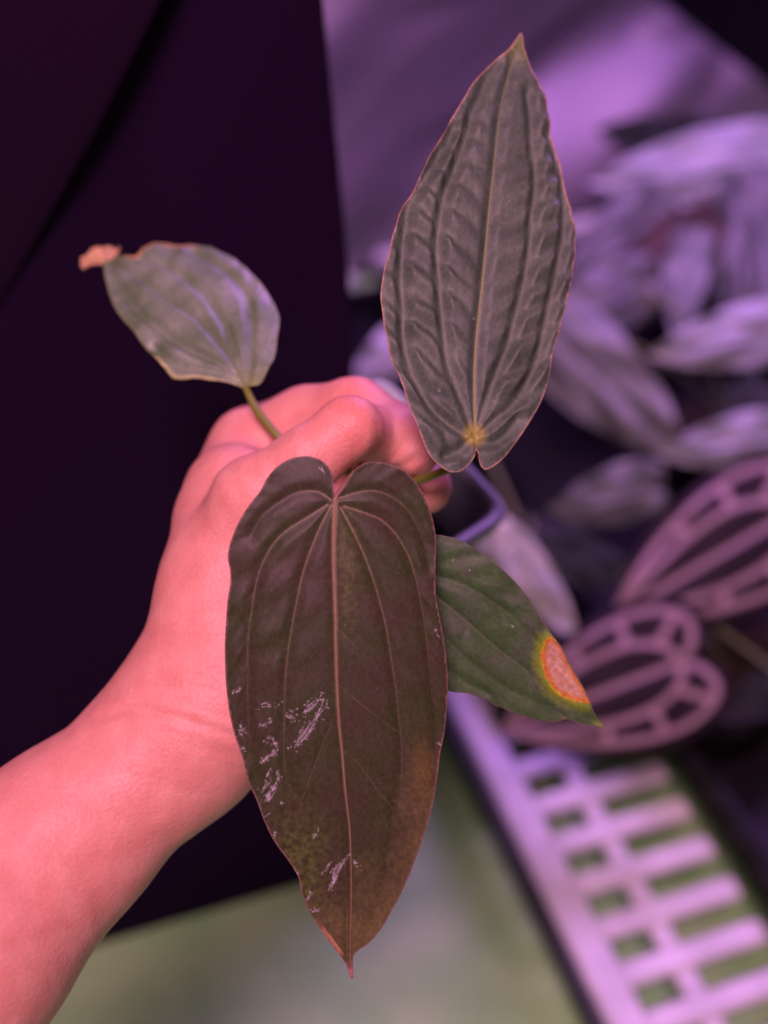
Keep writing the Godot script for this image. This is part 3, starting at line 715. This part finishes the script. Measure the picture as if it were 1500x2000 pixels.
func blade(key: String) -> Array:
	var d: Dictionary = LEAVES[key]
	var form: Dictionary = FORM[key]
	var outline := spline2(flat2(d.outline), true, 0.14)
	var box := Rect2(outline[0], Vector2.ZERO)
	for q in outline:
		box = box.expand(q)
	box = box.grow(0.25)
	var mid := flat2(d.midrib[2])
	var tip := Vector2(d.tip[0], d.tip[1])
	var mid_fine := spline2(mid, false, 0.2)
	# height grid
	var w := int(box.size.x / STEP) + 2
	var h := int(box.size.y / STEP) + 2
	var paths := [mid]
	for l in d.veins:
		paths.append(flat2(l[2]))
	var near := chamfer(w, h, box.position, STEP, paths)
	var rim_path := outline.duplicate()
	rim_path.append(outline[0])
	var rim := chamfer(w, h, box.position, STEP, [rim_path])
	var groove := PackedFloat32Array()
	groove.resize(w * h)
	for p in paths:
		stamp_line(groove, w, h, box.position, STEP, spline2(p, false, 0.12), 0.15, 0.11, 1.0)
	for l in d.cross_veins:
		stamp_line(groove, w, h, box.position, STEP, spline2(flat2(l[2]), false, 0.12), 0.10, 0.08, 0.5)
	var n1 := FastNoiseLite.new()
	n1.seed = key.hash() % 1000
	n1.frequency = 0.45
	var papery := flat2(d.spot) if d.has("spot") else PackedVector2Array()
	var height := PackedFloat32Array()
	height.resize(w * h)
	for y in h:
		var py := box.position.y + y * STEP
		var mx := mid_x(mid_fine, py)
		for x in w:
			var px := box.position.x + x * STEP
			var i := y * w + x
			var ax := absf(px - mx)
			var ph: float = (py - form.slope * ax) / form.period + 0.4 * n1.get_noise_2d(px * 0.5, py * 0.4) + (0.37 if px > mx else 0.0)
			var saw: float = ph - floorf(ph)
			var bump := smoothstep(0.0, 0.62, saw) * (1.0 - smoothstep(0.62, 1.0, saw))
			var flat_mid := smoothstep(0.05, 0.4, near[i])
			var outer := clampf(ax / 1.7, 0.22, 1.0) * (1.0 - 0.6 * (1.0 - smoothstep(0.0, 0.35, rim[i])))
			var amount := 0.95 + 0.5 * n1.get_noise_2d(px * 0.35 + 40.0, py * 0.35)
			var zz: float = form.pucker * bump * flat_mid * outer * clampf(amount, 0.1, 1.3)
			zz += form.pucker * 0.5 * flat_mid
			zz += form.groove * (0.25 * smoothstep(0.0, 0.5, near[i]) - 0.65 * groove[i])
			zz += 0.018 * n1.get_noise_2d(px * 1.2, py * 1.2)
			if papery.size() and Geometry2D.is_point_in_polygon(Vector2(px, py), papery):
				zz += -0.03 + 0.05 * n1.get_noise_2d(px * 9.0, py * 5.0)
			height[i] = zz
	# mesh: rays from the petiole out to the outline, two faces and an edge
	var centre := Vector2(d.centre[0], d.centre[1])
	var n := outline.size()
	var rings := 120 if key == "upper" else 80
	var v := PackedVector3Array()
	var uv := PackedVector2Array()
	var idx := PackedInt32Array()
	for side in 2:
		for j in rings + 1:
			var e := maxf(0.0015, float(j) / rings)
			for i in n:
				var q := centre.lerp(outline[i], e)
				var mx := mid_x(mid_fine, q.y)
				var ax := q.x - mx
				var z: float = sample(height, w, h, box.position, STEP, q) + form.cup * ax * ax * 0.5 + form.droop * q.y * (tip.y - q.y)
				z += form.wave * pow(e, 4.0) * n1.get_noise_2d(i * 0.19, 70.0) * 2.0
				var thick := 0.03 * (1.0 if j < rings else 0.6)
				v.append(Vector3(q.x, q.y, z - thick * side) * 0.01)
				uv.append((q - box.position) / box.size)
	var back := (rings + 1) * n
	for j in rings:
		for i in n:
			var a := j * n + i
			var b := j * n + (i + 1) % n
			idx.append_array([a, b, a + n, b, b + n, a + n])
			idx.append_array([back + a, back + a + n, back + b, back + b, back + a + n, back + b + n])
	for i in n:
		var a := rings * n + i
		var b := rings * n + (i + 1) % n
		idx.append_array([a, b, back + a, b, back + b, back + a])
	var mesh := oriented(build_mesh(v, idx, uv))
	# colour
	var cw := int(box.size.x / TEXEL)
	var ch := int(box.size.y / TEXEL)
	var step := box.size.x / cw
	var vein := PackedFloat32Array()
	vein.resize(cw * ch)
	stamp_line(vein, cw, ch, box.position, step, spline2(mid, false, 0.1), d.midrib[0] * 0.75, d.midrib[1] * 0.6, 0.9, 0.2)
	for l in d.veins:
		stamp_line(vein, cw, ch, box.position, step, spline2(flat2(l[2]), false, 0.1), l[0] * 0.5, l[1] * 0.4, 0.5 if key == "front" else 0.3, 0.0)
	for l in d.cross_veins:
		stamp_line(vein, cw, ch, box.position, step, spline2(flat2(l[2]), false, 0.1), l[0] * 0.6, l[1] * 0.6, 0.14)
	var crust := PackedFloat32Array()
	crust.resize(cw * ch)
	for k in d.marks:
		residue(crust, cw, ch, box.position, step, k)
	var spot := PackedVector2Array()
	if d.has("spot"):
		spot = spline2(flat2(d.spot), true, 0.05)
	var n2 := FastNoiseLite.new()
	n2.seed = 21
	n2.frequency = 1.0
	n2.fractal_octaves = 4
	var net := FastNoiseLite.new()
	net.noise_type = FastNoiseLite.TYPE_CELLULAR
	net.cellular_return_type = FastNoiseLite.RETURN_DISTANCE2_SUB
	net.fractal_type = FastNoiseLite.FRACTAL_NONE
	net.frequency = 4.2
	net.seed = 6
	if key == "front" or key == "upper":
		for k in 110:
			var q := Vector2(rng.randf_range(box.position.x, box.end.x), rng.randf_range(box.position.y, box.end.y))
			stamp_line(crust, cw, ch, box.position, step, PackedVector2Array([q, q + Vector2(rng.randf(), rng.randf()) * 0.02]), 0.009, 0.009, rng.randf_range(0.15, 0.6))
	var bytes := PackedByteArray()
	bytes.resize(cw * ch * 3)
	for y in ch:
		for x in cw:
			var i := y * cw + x
			var p := box.position + Vector2(x + 0.5, y + 0.5) * step
			var c := leaf_colour(key, p, tip, box, n2, sample(rim, w, h, box.position, STEP, p), mid_x(mid_fine, p.y), vein[i], crust[i], spot)
			c = c.lerp(c * 1.45, (1.0 - smoothstep(0.0, 0.35, net.get_noise_2d(p.x * 1.15, p.y * 0.8) + 1.0)) * 0.5)
			c = c.linear_to_srgb()
			bytes[i * 3] = int(clampf(c.r, 0, 1) * 255.0)
			bytes[i * 3 + 1] = int(clampf(c.g, 0, 1) * 255.0)
			bytes[i * 3 + 2] = int(clampf(c.b, 0, 1) * 255.0)
	var tex := ImageTexture.create_from_image(Image.create_from_data(cw, ch, false, Image.FORMAT_RGB8, bytes))
	# midrib as a raised cord of its own
	var cord := PackedVector3Array()
	var rad := PackedFloat32Array()
	for i in mid_fine.size():
		var q := mid_fine[i]
		var z: float = sample(height, w, h, box.position, STEP, q) + form.droop * q.y * (tip.y - q.y)
		var r: float = lerpf(d.midrib[0], d.midrib[1], sqrt(float(i) / mid_fine.size())) * 0.42
		cord.append(Vector3(q.x, q.y, z + r * 0.15) * 0.01)
		rad.append(r * 0.01)
	return [mesh, tex, tube(cord, rad, 8)]


func mid_x(m: PackedVector2Array, y: float) -> float:
	if y <= m[0].y:
		return m[0].x
	var lo := 0
	var hi := m.size() - 1
	if y >= m[hi].y:
		return m[hi].x
	while hi - lo > 1:
		var k := (lo + hi) / 2
		if m[k].y <= y:
			lo = k
		else:
			hi = k
	return lerpf(m[lo].x, m[hi].x, (y - m[lo].y) / maxf(m[hi].y - m[lo].y, 1e-4))


func residue(g: PackedFloat32Array, w: int, h: int, o: Vector2, step: float, k: Array) -> void:
	# dried hard-water crust: many small flecks strewn along a stroke
	var a := Vector2(k[0], k[1])
	var b := Vector2(k[2], k[3])
	var dir := (b - a).normalized()
	var span := a.distance_to(b)
	for i in int(k[4] / 7.0) + 1:
		# smears along the stroke
		var f0 := rng.randf() * 0.7
		var off := Vector2(rng.randfn(), rng.randfn()) * (k[5] as float) * 0.45
		var p := a.lerp(b, f0) + off
		var q := p + dir.rotated(rng.randfn() * 0.12) * span * rng.randf_range(0.12, 0.42)
		stamp_line(g, w, h, o, step, PackedVector2Array([p, p.lerp(q, 0.5) + off * 0.12, q]), rng.randf_range(0.012, 0.036), 0.012, rng.randf_range(0.6, 1.0), 0.3)
	for i in int(k[4] * 0.8):
		var p := a.lerp(b, rng.randf()) + Vector2(rng.randfn(), rng.randfn()) * (k[5] as float) * 0.62
		var q := p + dir.rotated(rng.randfn() * 0.6) * rng.randf_range(0.0, 0.05)
		stamp_line(g, w, h, o, step, PackedVector2Array([p, q]), rng.randf_range(0.008, 0.024), 0.010, rng.randf_range(0.25, 0.9))


func leaf_colour(key: String, p: Vector2, tip: Vector2, box: Rect2, n: FastNoiseLite, rim: float, mx: float, vein: float, crust: float, spot: PackedVector2Array) -> Color:
	var big := n.get_noise_2d(p.x * 0.35, p.y * 0.35)
	var small := n.get_noise_2d(p.x * 3.0 + 50.0, p.y * 3.0)
	var grain := n.get_noise_2d(p.x * 16.0, p.y * 16.0 + 30.0)
	var t := p.y / tip.y
	var c: Color
	var sx := mx - p.x if key == "front" else p.x - mx
	var rib := Color(0.40, 0.36, 0.17)
	var margin := Color(0.20, 0.11, 0.10)
	if key == "front":
		c = Color(0.043, 0.036, 0.019).lerp(Color(0.035, 0.043, 0.015), clampf(0.5 + big * 1.2, 0.0, 1.0))
		var aged := smoothstep(0.66, 1.02, t + 0.16 * big + 0.05 * small + 0.26 * smoothstep(1.0, 2.6, sx) * smoothstep(0.35, 0.62, t))
		c = c.lerp(Color(0.120, 0.100, 0.038), aged * 0.8)
		var olive := exp(-pow((sx + 1.9) / 0.9, 2.0) - pow((t - 0.76) / 0.12, 2.0)) + 0.8 * exp(-pow((sx - 0.45) / 0.35, 2.0) - pow((t - 0.14) / 0.12, 2.0))
		c = c.lerp(Color(0.075, 0.10, 0.022), clampf(olive * (0.55 + small), 0.0, 0.7))
		var yellow := exp(-pow((sx - 2.75) / 0.4, 2.0) - pow((t - 0.56) / 0.06, 2.0))
		c = c.lerp(Color(0.22, 0.15, 0.03), yellow * 0.28)
		rib = Color(0.40, 0.30, 0.17)
		if rim < 0.16 and t > 0.8 and sx < 0.0:
			c = c.lerp(Color(0.40, 0.22, 0.10), smoothstep(0.86, 0.9, t) * (1.0 - smoothstep(0.93, 0.95, t)) * 0.7)
		c = c.lerp(Color(0.42, 0.22, 0.17), smoothstep(0.965, 0.985, t) * 0.8)
		rib = rib.lerp(c, smoothstep(0.55, 0.9, t) * 0.6)
	elif key == "upper":
		c = Color(0.056, 0.082, 0.056).lerp(Color(0.080, 0.110, 0.076), clampf(0.5 + big * 1.3, 0.0, 1.0))
		c = c.lerp(Color(0.16, 0.19, 0.04), smoothstep(0.90, 0.985, t + 0.03 * small) * 0.8)
		c = c.lerp(Color(0.30, 0.27, 0.03), exp(-pow(p.length() / 0.42, 4.0)) * 0.85)
		rib = Color(0.32, 0.34, 0.10).lerp(c, smoothstep(0.4, 0.85, t) * 0.75)
		margin = Color(0.40, 0.22, 0.15)
	elif key == "back":
		c = Color(0.10, 0.16, 0.08).lerp(Color(0.19, 0.25, 0.17), clampf(0.5 + big * 1.4, 0.0, 1.0))
		c = c.lerp(Color(0.07, 0.12, 0.03), clampf(small * 1.3 - 0.1, 0.0, 0.6))
		c = c.lerp(Color(0.24, 0.30, 0.05), exp(-pow(p.length() / 0.7, 2.0)) * 0.6)
		rib = Color(0.10, 0.13, 0.05)
		if p.x < mx - 0.25 and t < 0.36:
			c = c.lerp(Color(0.42, 0.44, 0.17), 0.85 * (1.0 - smoothstep(0.12, 0.17, rim + 0.03 * small)))
		margin = Color(0.26, 0.30, 0.08)
		if rim < 0.16 + 0.05 * small and t > 0.62 and p.x > mx + 0.4:
			c = c.lerp(Color(0.55, 0.27, 0.08), 0.9 * smoothstep(0.74, 0.80, t))
	else:
		c = Color(0.030, 0.072, 0.020).lerp(Color(0.042, 0.095, 0.026), clampf(0.5 + big * 1.3, 0.0, 1.0))
		c = c.lerp(Color(0.062, 0.085, 0.050), clampf(0.15 + 0.9 * n.get_noise_2d(p.x * 0.5 + 9.0, p.y * 0.5), 0.0, 0.8))
		c = c.lerp(Color(0.17, 0.26, 0.02), smoothstep(0.93, 1.0, t) * 0.8)
		rib = Color(0.13, 0.15, 0.085)
		margin = Color(0.09, 0.085, 0.05)
		var d := 99.0
		for k in range(0, spot.size(), 2):
			d = minf(d, p.distance_squared_to(spot[k]))
		d = sqrt(d)
		var wob := d + 0.07 * small
		var frayed := p + Vector2(n.get_noise_2d(p.x * 2.2, p.y * 2.2 + 80.0), n.get_noise_2d(p.x * 2.2 + 60.0, p.y * 2.2)) * 0.16
		if Geometry2D.is_point_in_polygon(frayed, spot):
			c = Color(0.44, 0.17, 0.025).lerp(Color(0.48, 0.33, 0.22).lerp(Color(0.38, 0.20, 0.12), clampf(0.5 + small * 1.5, 0, 1)), smoothstep(0.05, 0.24, wob))
			rib = c
		else:
			c = c.lerp(Color(0.17, 0.26, 0.02), (1.0 - smoothstep(0.08, 0.55 + 0.2 * small, wob)) * 0.85)
			c = c.lerp(Color(0.45, 0.34, 0.02), 1.0 - smoothstep(0.0, 0.12, wob))
	c = c * (1.0 + 0.16 * small + 0.22 * grain)
	c = c.lerp(margin, (1.0 - smoothstep(0.015, 0.07, rim)) * 0.75)
	c = c.lerp(rib, clampf(vein, 0.0, 1.0) * (0.9 if key != "back" else 0.5))
	return c.lerp(Color(0.46, 0.44, 0.46), clampf(crust * (0.75 + 1.3 * grain + 0.5 * small), 0.0, 0.85))


func build_plant() -> void:
	var o := thing("potted_plant", "long leafed dark green plant in a grey square pot, gripped by the hand", "plant", POT_AT)
	var inv := POT_AT.affine_inverse()
	var said := {
		"front": "large brown green heart leaf with white crust flecks, hanging before the wrist", "upper": "tall puckered dark leaf pointing up with a yellow tip",
		"back": "small pale puckered leaf with a dry orange tip", "lower": "dark green leaf with an orange spot on its edge"}
	var gloss := {"front": [0.48, 0.32], "upper": [0.62, 0.55], "back": [0.52, 0.7], "lower": [0.5, 0.45]}
	var cell := noise_image(256, FastNoiseLite.TYPE_CELLULAR, 0.09, 5, 2)
	var bump := ImageTexture.create_from_image(cell)
	for key in LEAVES:
		var b := blade(key)
		var m := mat(Color.WHITE, gloss[key][0], gloss[key][1])
		m.albedo_texture = b[1]
		m.texture_repeat = false
		m.backlight_enabled = true
		m.backlight = Color(0.12, 0.14, 0.06)
		var at: Transform3D = inv * (LEAVES[key].at as Transform3D)
		var leaf := part("leaf", b[0], m, o, at)
		leaf.set_meta("label", said[key])
		var rib_m := mat({"front": lin(0.26, 0.17, 0.09), "upper": lin(0.26, 0.27, 0.08), "back": lin(0.16, 0.19, 0.08), "lower": lin(0.10, 0.115, 0.06)}[key], 0.5)
		part("midrib", b[2], rib_m, leaf)
		var raw: Array = {"front": PETIOLE_FRONT, "upper": PETIOLE_UPPER, "back": PETIOLE_BACK, "lower": PETIOLE_LOWER}[key]
		var path := PackedVector3Array()
		var rad := PackedFloat32Array()
		for i in range(0, raw.size(), 3):
			path.append(Vector3(raw[i], raw[i + 1], raw[i + 2]) * 0.01)
			rad.append(0.0017 if i > 0 else 0.0013)
		part("petiole", tube(path, rad, 12), mat(lin(0.30, 0.16, 0.09) if key == "front" else lin(0.17, 0.20, 0.025), 0.45), leaf)
		if key == "back":
			dry_tip(leaf)
	# pot
	var grey := mat(lin(0.17, 0.20, 0.19), 0.45)
	grey.backlight_enabled = true
	grey.backlight = Color(0.1, 0.1, 0.1)
	var s := POT_SIDE / 2.0
	part("pot", square_pot([[s * 0.97, 0.0], [s * 0.985, -0.004], [s * 0.72, -0.085], [0.001, -0.085]], [[s * 0.90, -0.001], [s * 0.68, -0.081], [0.001, -0.081]]), grey, o)
	var lip := part("rim", square_pot([[s * 1.03, 0.003], [s * 1.045, 0.0], [s * 1.045, -0.007], [s * 1.0, -0.008]], [[s * 0.94, 0.003], [s * 0.915, -0.001], [s * 0.91, -0.008]]), mat(lin(0.34, 0.40, 0.36), 0.45), o)
	lip.set_meta("label", "paler rolled rim of the pot")
	part("soil", square_pot([[s * 0.82, -0.034], [s * 0.8, -0.05], [0.001, -0.05]], [[s * 0.5, -0.031], [0.001, -0.029]]), mat(lin(0.022, 0.018, 0.015), 0.95, 0.2), o)


func square_pot(outer: Array, inner: Array) -> ArrayMesh:
	# rounded square rings: the outer profile from the top down, the inner one from the top down
	var prof := outer.duplicate()
	prof.reverse()
	prof.append_array(inner)
	var v := PackedVector3Array()
	var idx := PackedInt32Array()
	var sides := 80
	for p in prof:
		for k in sides:
			var a := TAU * (k + 0.5) / sides
			var cx := cos(a)
			var sy := sin(a)
			var f := 1.0 / pow(pow(absf(cx), 11.0) + pow(absf(sy), 11.0), 1.0 / 11.0)
			v.append(Vector3(cx * f * p[0], p[1], sy * f * p[0]))
	for i in prof.size() - 1:
		for k in sides:
			var a := i * sides + k
			var b := i * sides + (k + 1) % sides
			idx.append_array([a, a + sides, b, b, a + sides, b + sides])
	return build_mesh(v, idx)


func dry_tip(leaf: Node3D) -> void:
	# a dried, folded flap of tissue at the tip
	var tip := Vector2(LEAVES["back"].tip[0], LEAVES["back"].tip[1])
	var m := mat(lin(0.62, 0.40, 0.20), 0.7)
	m.backlight_enabled = true
	m.backlight = Color(0.4, 0.2, 0.1)
	var n := FastNoiseLite.new()
	n.seed = 8
	n.frequency = 2.0
	var f := sheet(28, 24, func(u: float, v: float) -> Vector3:
		var wd := lerpf(0.35, 2.0, pow(u, 0.7))
		var x := (v - 0.5) * wd + 0.10 * sin(u * 6.0 + v * 4.0)
		var y := tip.y - 0.25 + u * (0.80 + 0.55 * absf(v - 0.5) + 0.45 * n.get_noise_2d(v * 2.4, 4.0))
		var z := -0.03 + u * (0.42 * sin(v * 5.4 - 0.6) - 0.15) + 0.40 * u * n.get_noise_2d(u * 1.6, v * 2.2)
		return Vector3(tip.x + x, y, z) * 0.01, 0.0004)
	part("dry_tip", f, m, leaf).set_meta("label", "dried orange tip of the leaf")


# ------------------------------------------------------------------ hand and forearm
func smin(a: float, b: float, k: float) -> float:
	var h := maxf(k - absf(a - b), 0.0) / k
	return minf(a, b) - h * h * k * 0.25


func build_hand() -> void:
	var cell := 0.0024
	var lo := Vector3(9, 9, 9)
	var hi := -lo
	for key in HAND:
		for b in HAND[key].slice(1):
			for s in [0, 4]:
				var p := Vector3(b[s], b[s + 1], b[s + 2])
				var e := Vector3.ONE * ((b[s + 3] as float) + 0.012)
				lo = lo.min(p - e)
				hi = hi.max(p + e)
	var nx := int((hi.x - lo.x) / cell) + 2
	var ny := int((hi.y - lo.y) / cell) + 2
	var nz := int((hi.z - lo.z) / cell) + 2
	var sy := nx
	var sz := nx * ny
	var total := nx * ny * nz
	var field := PackedFloat32Array()
	field.resize(total)
	field.fill(1.0)
	var blank := field.duplicate()
	var mark := PackedByteArray()
	mark.resize(total)
	for key in HAND:
		var tmp := blank.duplicate()
		var k: float = HAND[key][0]
		var clo := Vector3(9, 9, 9)
		var chi := -clo
		for b in HAND[key].slice(1):
			var a := Vector3(b[0], b[1], b[2])
			var c := Vector3(b[4], b[5], b[6])
			var ra: float = b[3]
			var rc: float = b[7]
			var ac := c - a
			var l2 := ac.length_squared()
			var blo := (a - Vector3.ONE * ra).min(c - Vector3.ONE * rc) - Vector3.ONE * 0.011
			var bhi := (a + Vector3.ONE * ra).max(c + Vector3.ONE * rc) + Vector3.ONE * 0.011
			clo = clo.min(blo)
			chi = chi.max(bhi)
			var i0 := Vector3i((blo - lo) / cell).clamp(Vector3i.ZERO, Vector3i(nx - 1, ny - 1, nz - 1))
			var i1 := Vector3i((bhi - lo) / cell).clamp(Vector3i.ZERO, Vector3i(nx - 1, ny - 1, nz - 1))
			for z in range(i0.z, i1.z + 1):
				for y in range(i0.y, i1.y + 1):
					var at := z * sz + y * sy
					var q := lo + Vector3(i0.x, y, z) * cell - a
					for x in range(i0.x, i1.x + 1):
						var t := clampf(q.dot(ac) / l2, 0.0, 1.0)
						var d := (q - ac * t).length() - (ra + (rc - ra) * t)
						var o := tmp[at + x]
						if d < o + k:
							var hh := maxf(k - absf(o - d), 0.0) / k
							tmp[at + x] = minf(o, d) - hh * hh * k * 0.25
						q.x += cell
		var kk: float = {"thumb": 0.006, "index": 0.010}.get(key, 0.003)
		var j0 := Vector3i((clo - lo) / cell).clamp(Vector3i.ZERO, Vector3i(nx - 1, ny - 1, nz - 1))
		var j1 := Vector3i((chi - lo) / cell).clamp(Vector3i.ZERO, Vector3i(nx - 1, ny - 1, nz - 1))
		for z in range(j0.z, j1.z + 1):
			for y in range(j0.y, j1.y + 1):
				var at := z * sz + y * sy
				for x in range(j0.x, j1.x + 1):
					var b := tmp[at + x]
					if b < 0.5:
						var o := field[at + x]
						var r := b if o > 0.5 else smin(o, b, kk)
						field[at + x] = r
						if absf(r) < cell * 2.2:
							mark[at + x] = 1
	# surface nets over the marked cells
	var vid := {}
	var v := PackedVector3Array()
	var off := [0, 1, sy, sy + 1, sz, sz + 1, sz + sy, sz + sy + 1]
	var edges := [[0, 1], [2, 3], [4, 5], [6, 7], [0, 2], [1, 3], [4, 6], [5, 7], [0, 4], [1, 5], [2, 6], [3, 7]]
	var i := mark.find(1)
	var cells := PackedInt32Array()
	while i >= 0:
		var z := i / sz
		var y := (i - z * sz) / sy
		var x := i - z * sz - y * sy
		if x < nx - 1 and y < ny - 1 and z < nz - 1:
			var inside := 0
			var f := PackedFloat32Array()
			for o in off:
				var s := field[i + o]
				f.append(s)
				if s < 0.0:
					inside += 1
			if inside > 0 and inside < 8:
				var sum := Vector3.ZERO
				var cnt := 0
				for e in edges:
					var fa := f[e[0]]
					var fb := f[e[1]]
					if (fa < 0.0) != (fb < 0.0):
						var t := fa / (fa - fb)
						var pa := Vector3(e[0] & 1, (e[0] >> 1) & 1, e[0] >> 2)
						var pb := Vector3(e[1] & 1, (e[1] >> 1) & 1, e[1] >> 2)
						sum += pa.lerp(pb, t)
						cnt += 1
				vid[i] = v.size()
				v.append(lo + (Vector3(x, y, z) + sum / cnt) * cell)
				cells.append(i)
		i = mark.find(1, i + 1)
	var idx := PackedInt32Array()
	for c in cells:
		for ax in 3:
			var s1: int = [1, sy, sz][ax]
			var s2: int = [1, sy, sz][(ax + 1) % 3]
			var s3: int = [1, sy, sz][(ax + 2) % 3]
			var fa := field[c]
			var fb := field[c + s1]
			if (fa < 0.0) == (fb < 0.0):
				continue
			if not (vid.has(c - s2) and vid.has(c - s3) and vid.has(c - s2 - s3)):
				continue
			var q := [vid[c], vid[c - s2], vid[c - s2 - s3], vid[c - s3]]
			if fa < 0.0:
				idx.append_array([q[0], q[3], q[2], q[0], q[2], q[1]])
			else:
				idx.append_array([q[0], q[1], q[2], q[0], q[2], q[3]])
	# smooth twice, then creases
	for pass_ in 2:
		var acc := PackedVector3Array()
		acc.resize(v.size())
		var deg := PackedInt32Array()
		deg.resize(v.size())
		for t in range(0, idx.size(), 3):
			for e in 3:
				var a := idx[t + e]
				var b := idx[t + (e + 1) % 3]
				acc[a] += v[b]
				acc[b] += v[a]
				deg[a] += 1
				deg[b] += 1
		for p in v.size():
			if deg[p] > 0:
				v[p] = v[p].lerp(acc[p] / deg[p], 0.5)
	var cut := {}
	var fine := PackedInt32Array()
	for t in range(0, idx.size(), 3):
		var m := [0, 0, 0]
		for e in 3:
			var a := mini(idx[t + e], idx[t + (e + 1) % 3])
			var b := maxi(idx[t + e], idx[t + (e + 1) % 3])
			var id := a * 1000000 + b
			if not cut.has(id):
				cut[id] = v.size()
				v.append((v[a] + v[b]) * 0.5)
			m[e] = cut[id]
		fine.append_array([idx[t], m[0], m[2], m[0], idx[t + 1], m[1], m[2], m[1], idx[t + 2], m[0], m[1], m[2]])
	idx = fine
	var first := build_mesh(v, idx)
	var nrm: PackedVector3Array = first.surface_get_arrays(0)[Mesh.ARRAY_NORMAL]
	var lines := []
	for c in CREASES:
		var q := spline2(flat2(c[2]), false, 0.003)
		var box := Rect2(q[0], Vector2.ZERO)
		for p in q:
			box = box.expand(p)
		lines.append([box.grow((c[0] as float) * 3.0), q, c[0], c[1]])
	var n1 := FastNoiseLite.new()
	n1.seed = 3
	n1.frequency = 55.0
	n1.fractal_octaves = 2
	for p in v.size():
		var push := 0.00022 * n1.get_noise_3dv(v[p])
		if nrm[p].z > 0.1:
			var w := Vector2(v[p].x, v[p].y)
			for l in lines:
				if l[0].has_point(w):
					var d := 9.0
					for k in (l[1] as PackedVector2Array).size() - 1:
						d = minf(d, seg_dist(w, l[1][k], l[1][k + 1]))
					var u: float = d / l[2]
					var ends := clampf(minf(w.distance_to(l[1][0]), w.distance_to(l[1][l[1].size() - 1])) / 0.008 + 0.2, 0.0, 1.0)
					push += (l[3] as float) * ends * (0.35 * exp(-pow(u - 1.9, 2.0)) - exp(-u * u))
		v[p] += nrm[p] * push
	var tint := PackedColorArray()
	var red := [[HAND["thumb"][4], 0.016], [HAND["index"][4], 0.016], [HAND["middle"][4], 0.014], [HAND["index"][5], 0.012]]
	for p in v:
		var k := 0.0
		for r in red:
			k = maxf(k, exp(-pow((p - Vector3(r[0][0], r[0][1], r[0][2])).length() / (r[1] as float), 4.0)))
		tint.append(Color.WHITE.lerp(Color(1.0, 0.80, 0.78), k))
	var skin := mat(Color.WHITE, 0.5, 0.42)
	skin.vertex_color_use_as_albedo = true
	var blot := noise_image(512, FastNoiseLite.TYPE_SIMPLEX_SMOOTH, 0.012, 14, 5)
	var mott := noise_image(512, FastNoiseLite.TYPE_SIMPLEX_SMOOTH, 0.11, 15, 2)
	skin.albedo_texture = ramp(blot, lin(0.58, 0.215, 0.165), lin(0.84, 0.44, 0.36), mott, 0.35)
	skin.uv1_triplanar = true
	skin.uv1_scale = Vector3(11, 11, 11)
	skin.heightmap_enabled = true
	var lines_img := noise_image(512, FastNoiseLite.TYPE_CELLULAR, 0.11, 16, 2)
	skin.heightmap_texture = ImageTexture.create_from_image(lines_img)
	skin.heightmap_scale = 0.024
	skin.subsurf_scatter_enabled = true
	skin.subsurf_scatter_strength = 0.12
	var o := MeshInstance3D.new()
	o.name = "person"
	o.mesh = build_mesh(v, idx, PackedVector2Array(), tint)
	o.material_override = skin
	add_child(o)
	o.transform = HAND_AT
	o.set_meta("label", "bare left forearm and hand gripping the plant stems between thumb and fingers")
	o.set_meta("category", "person")
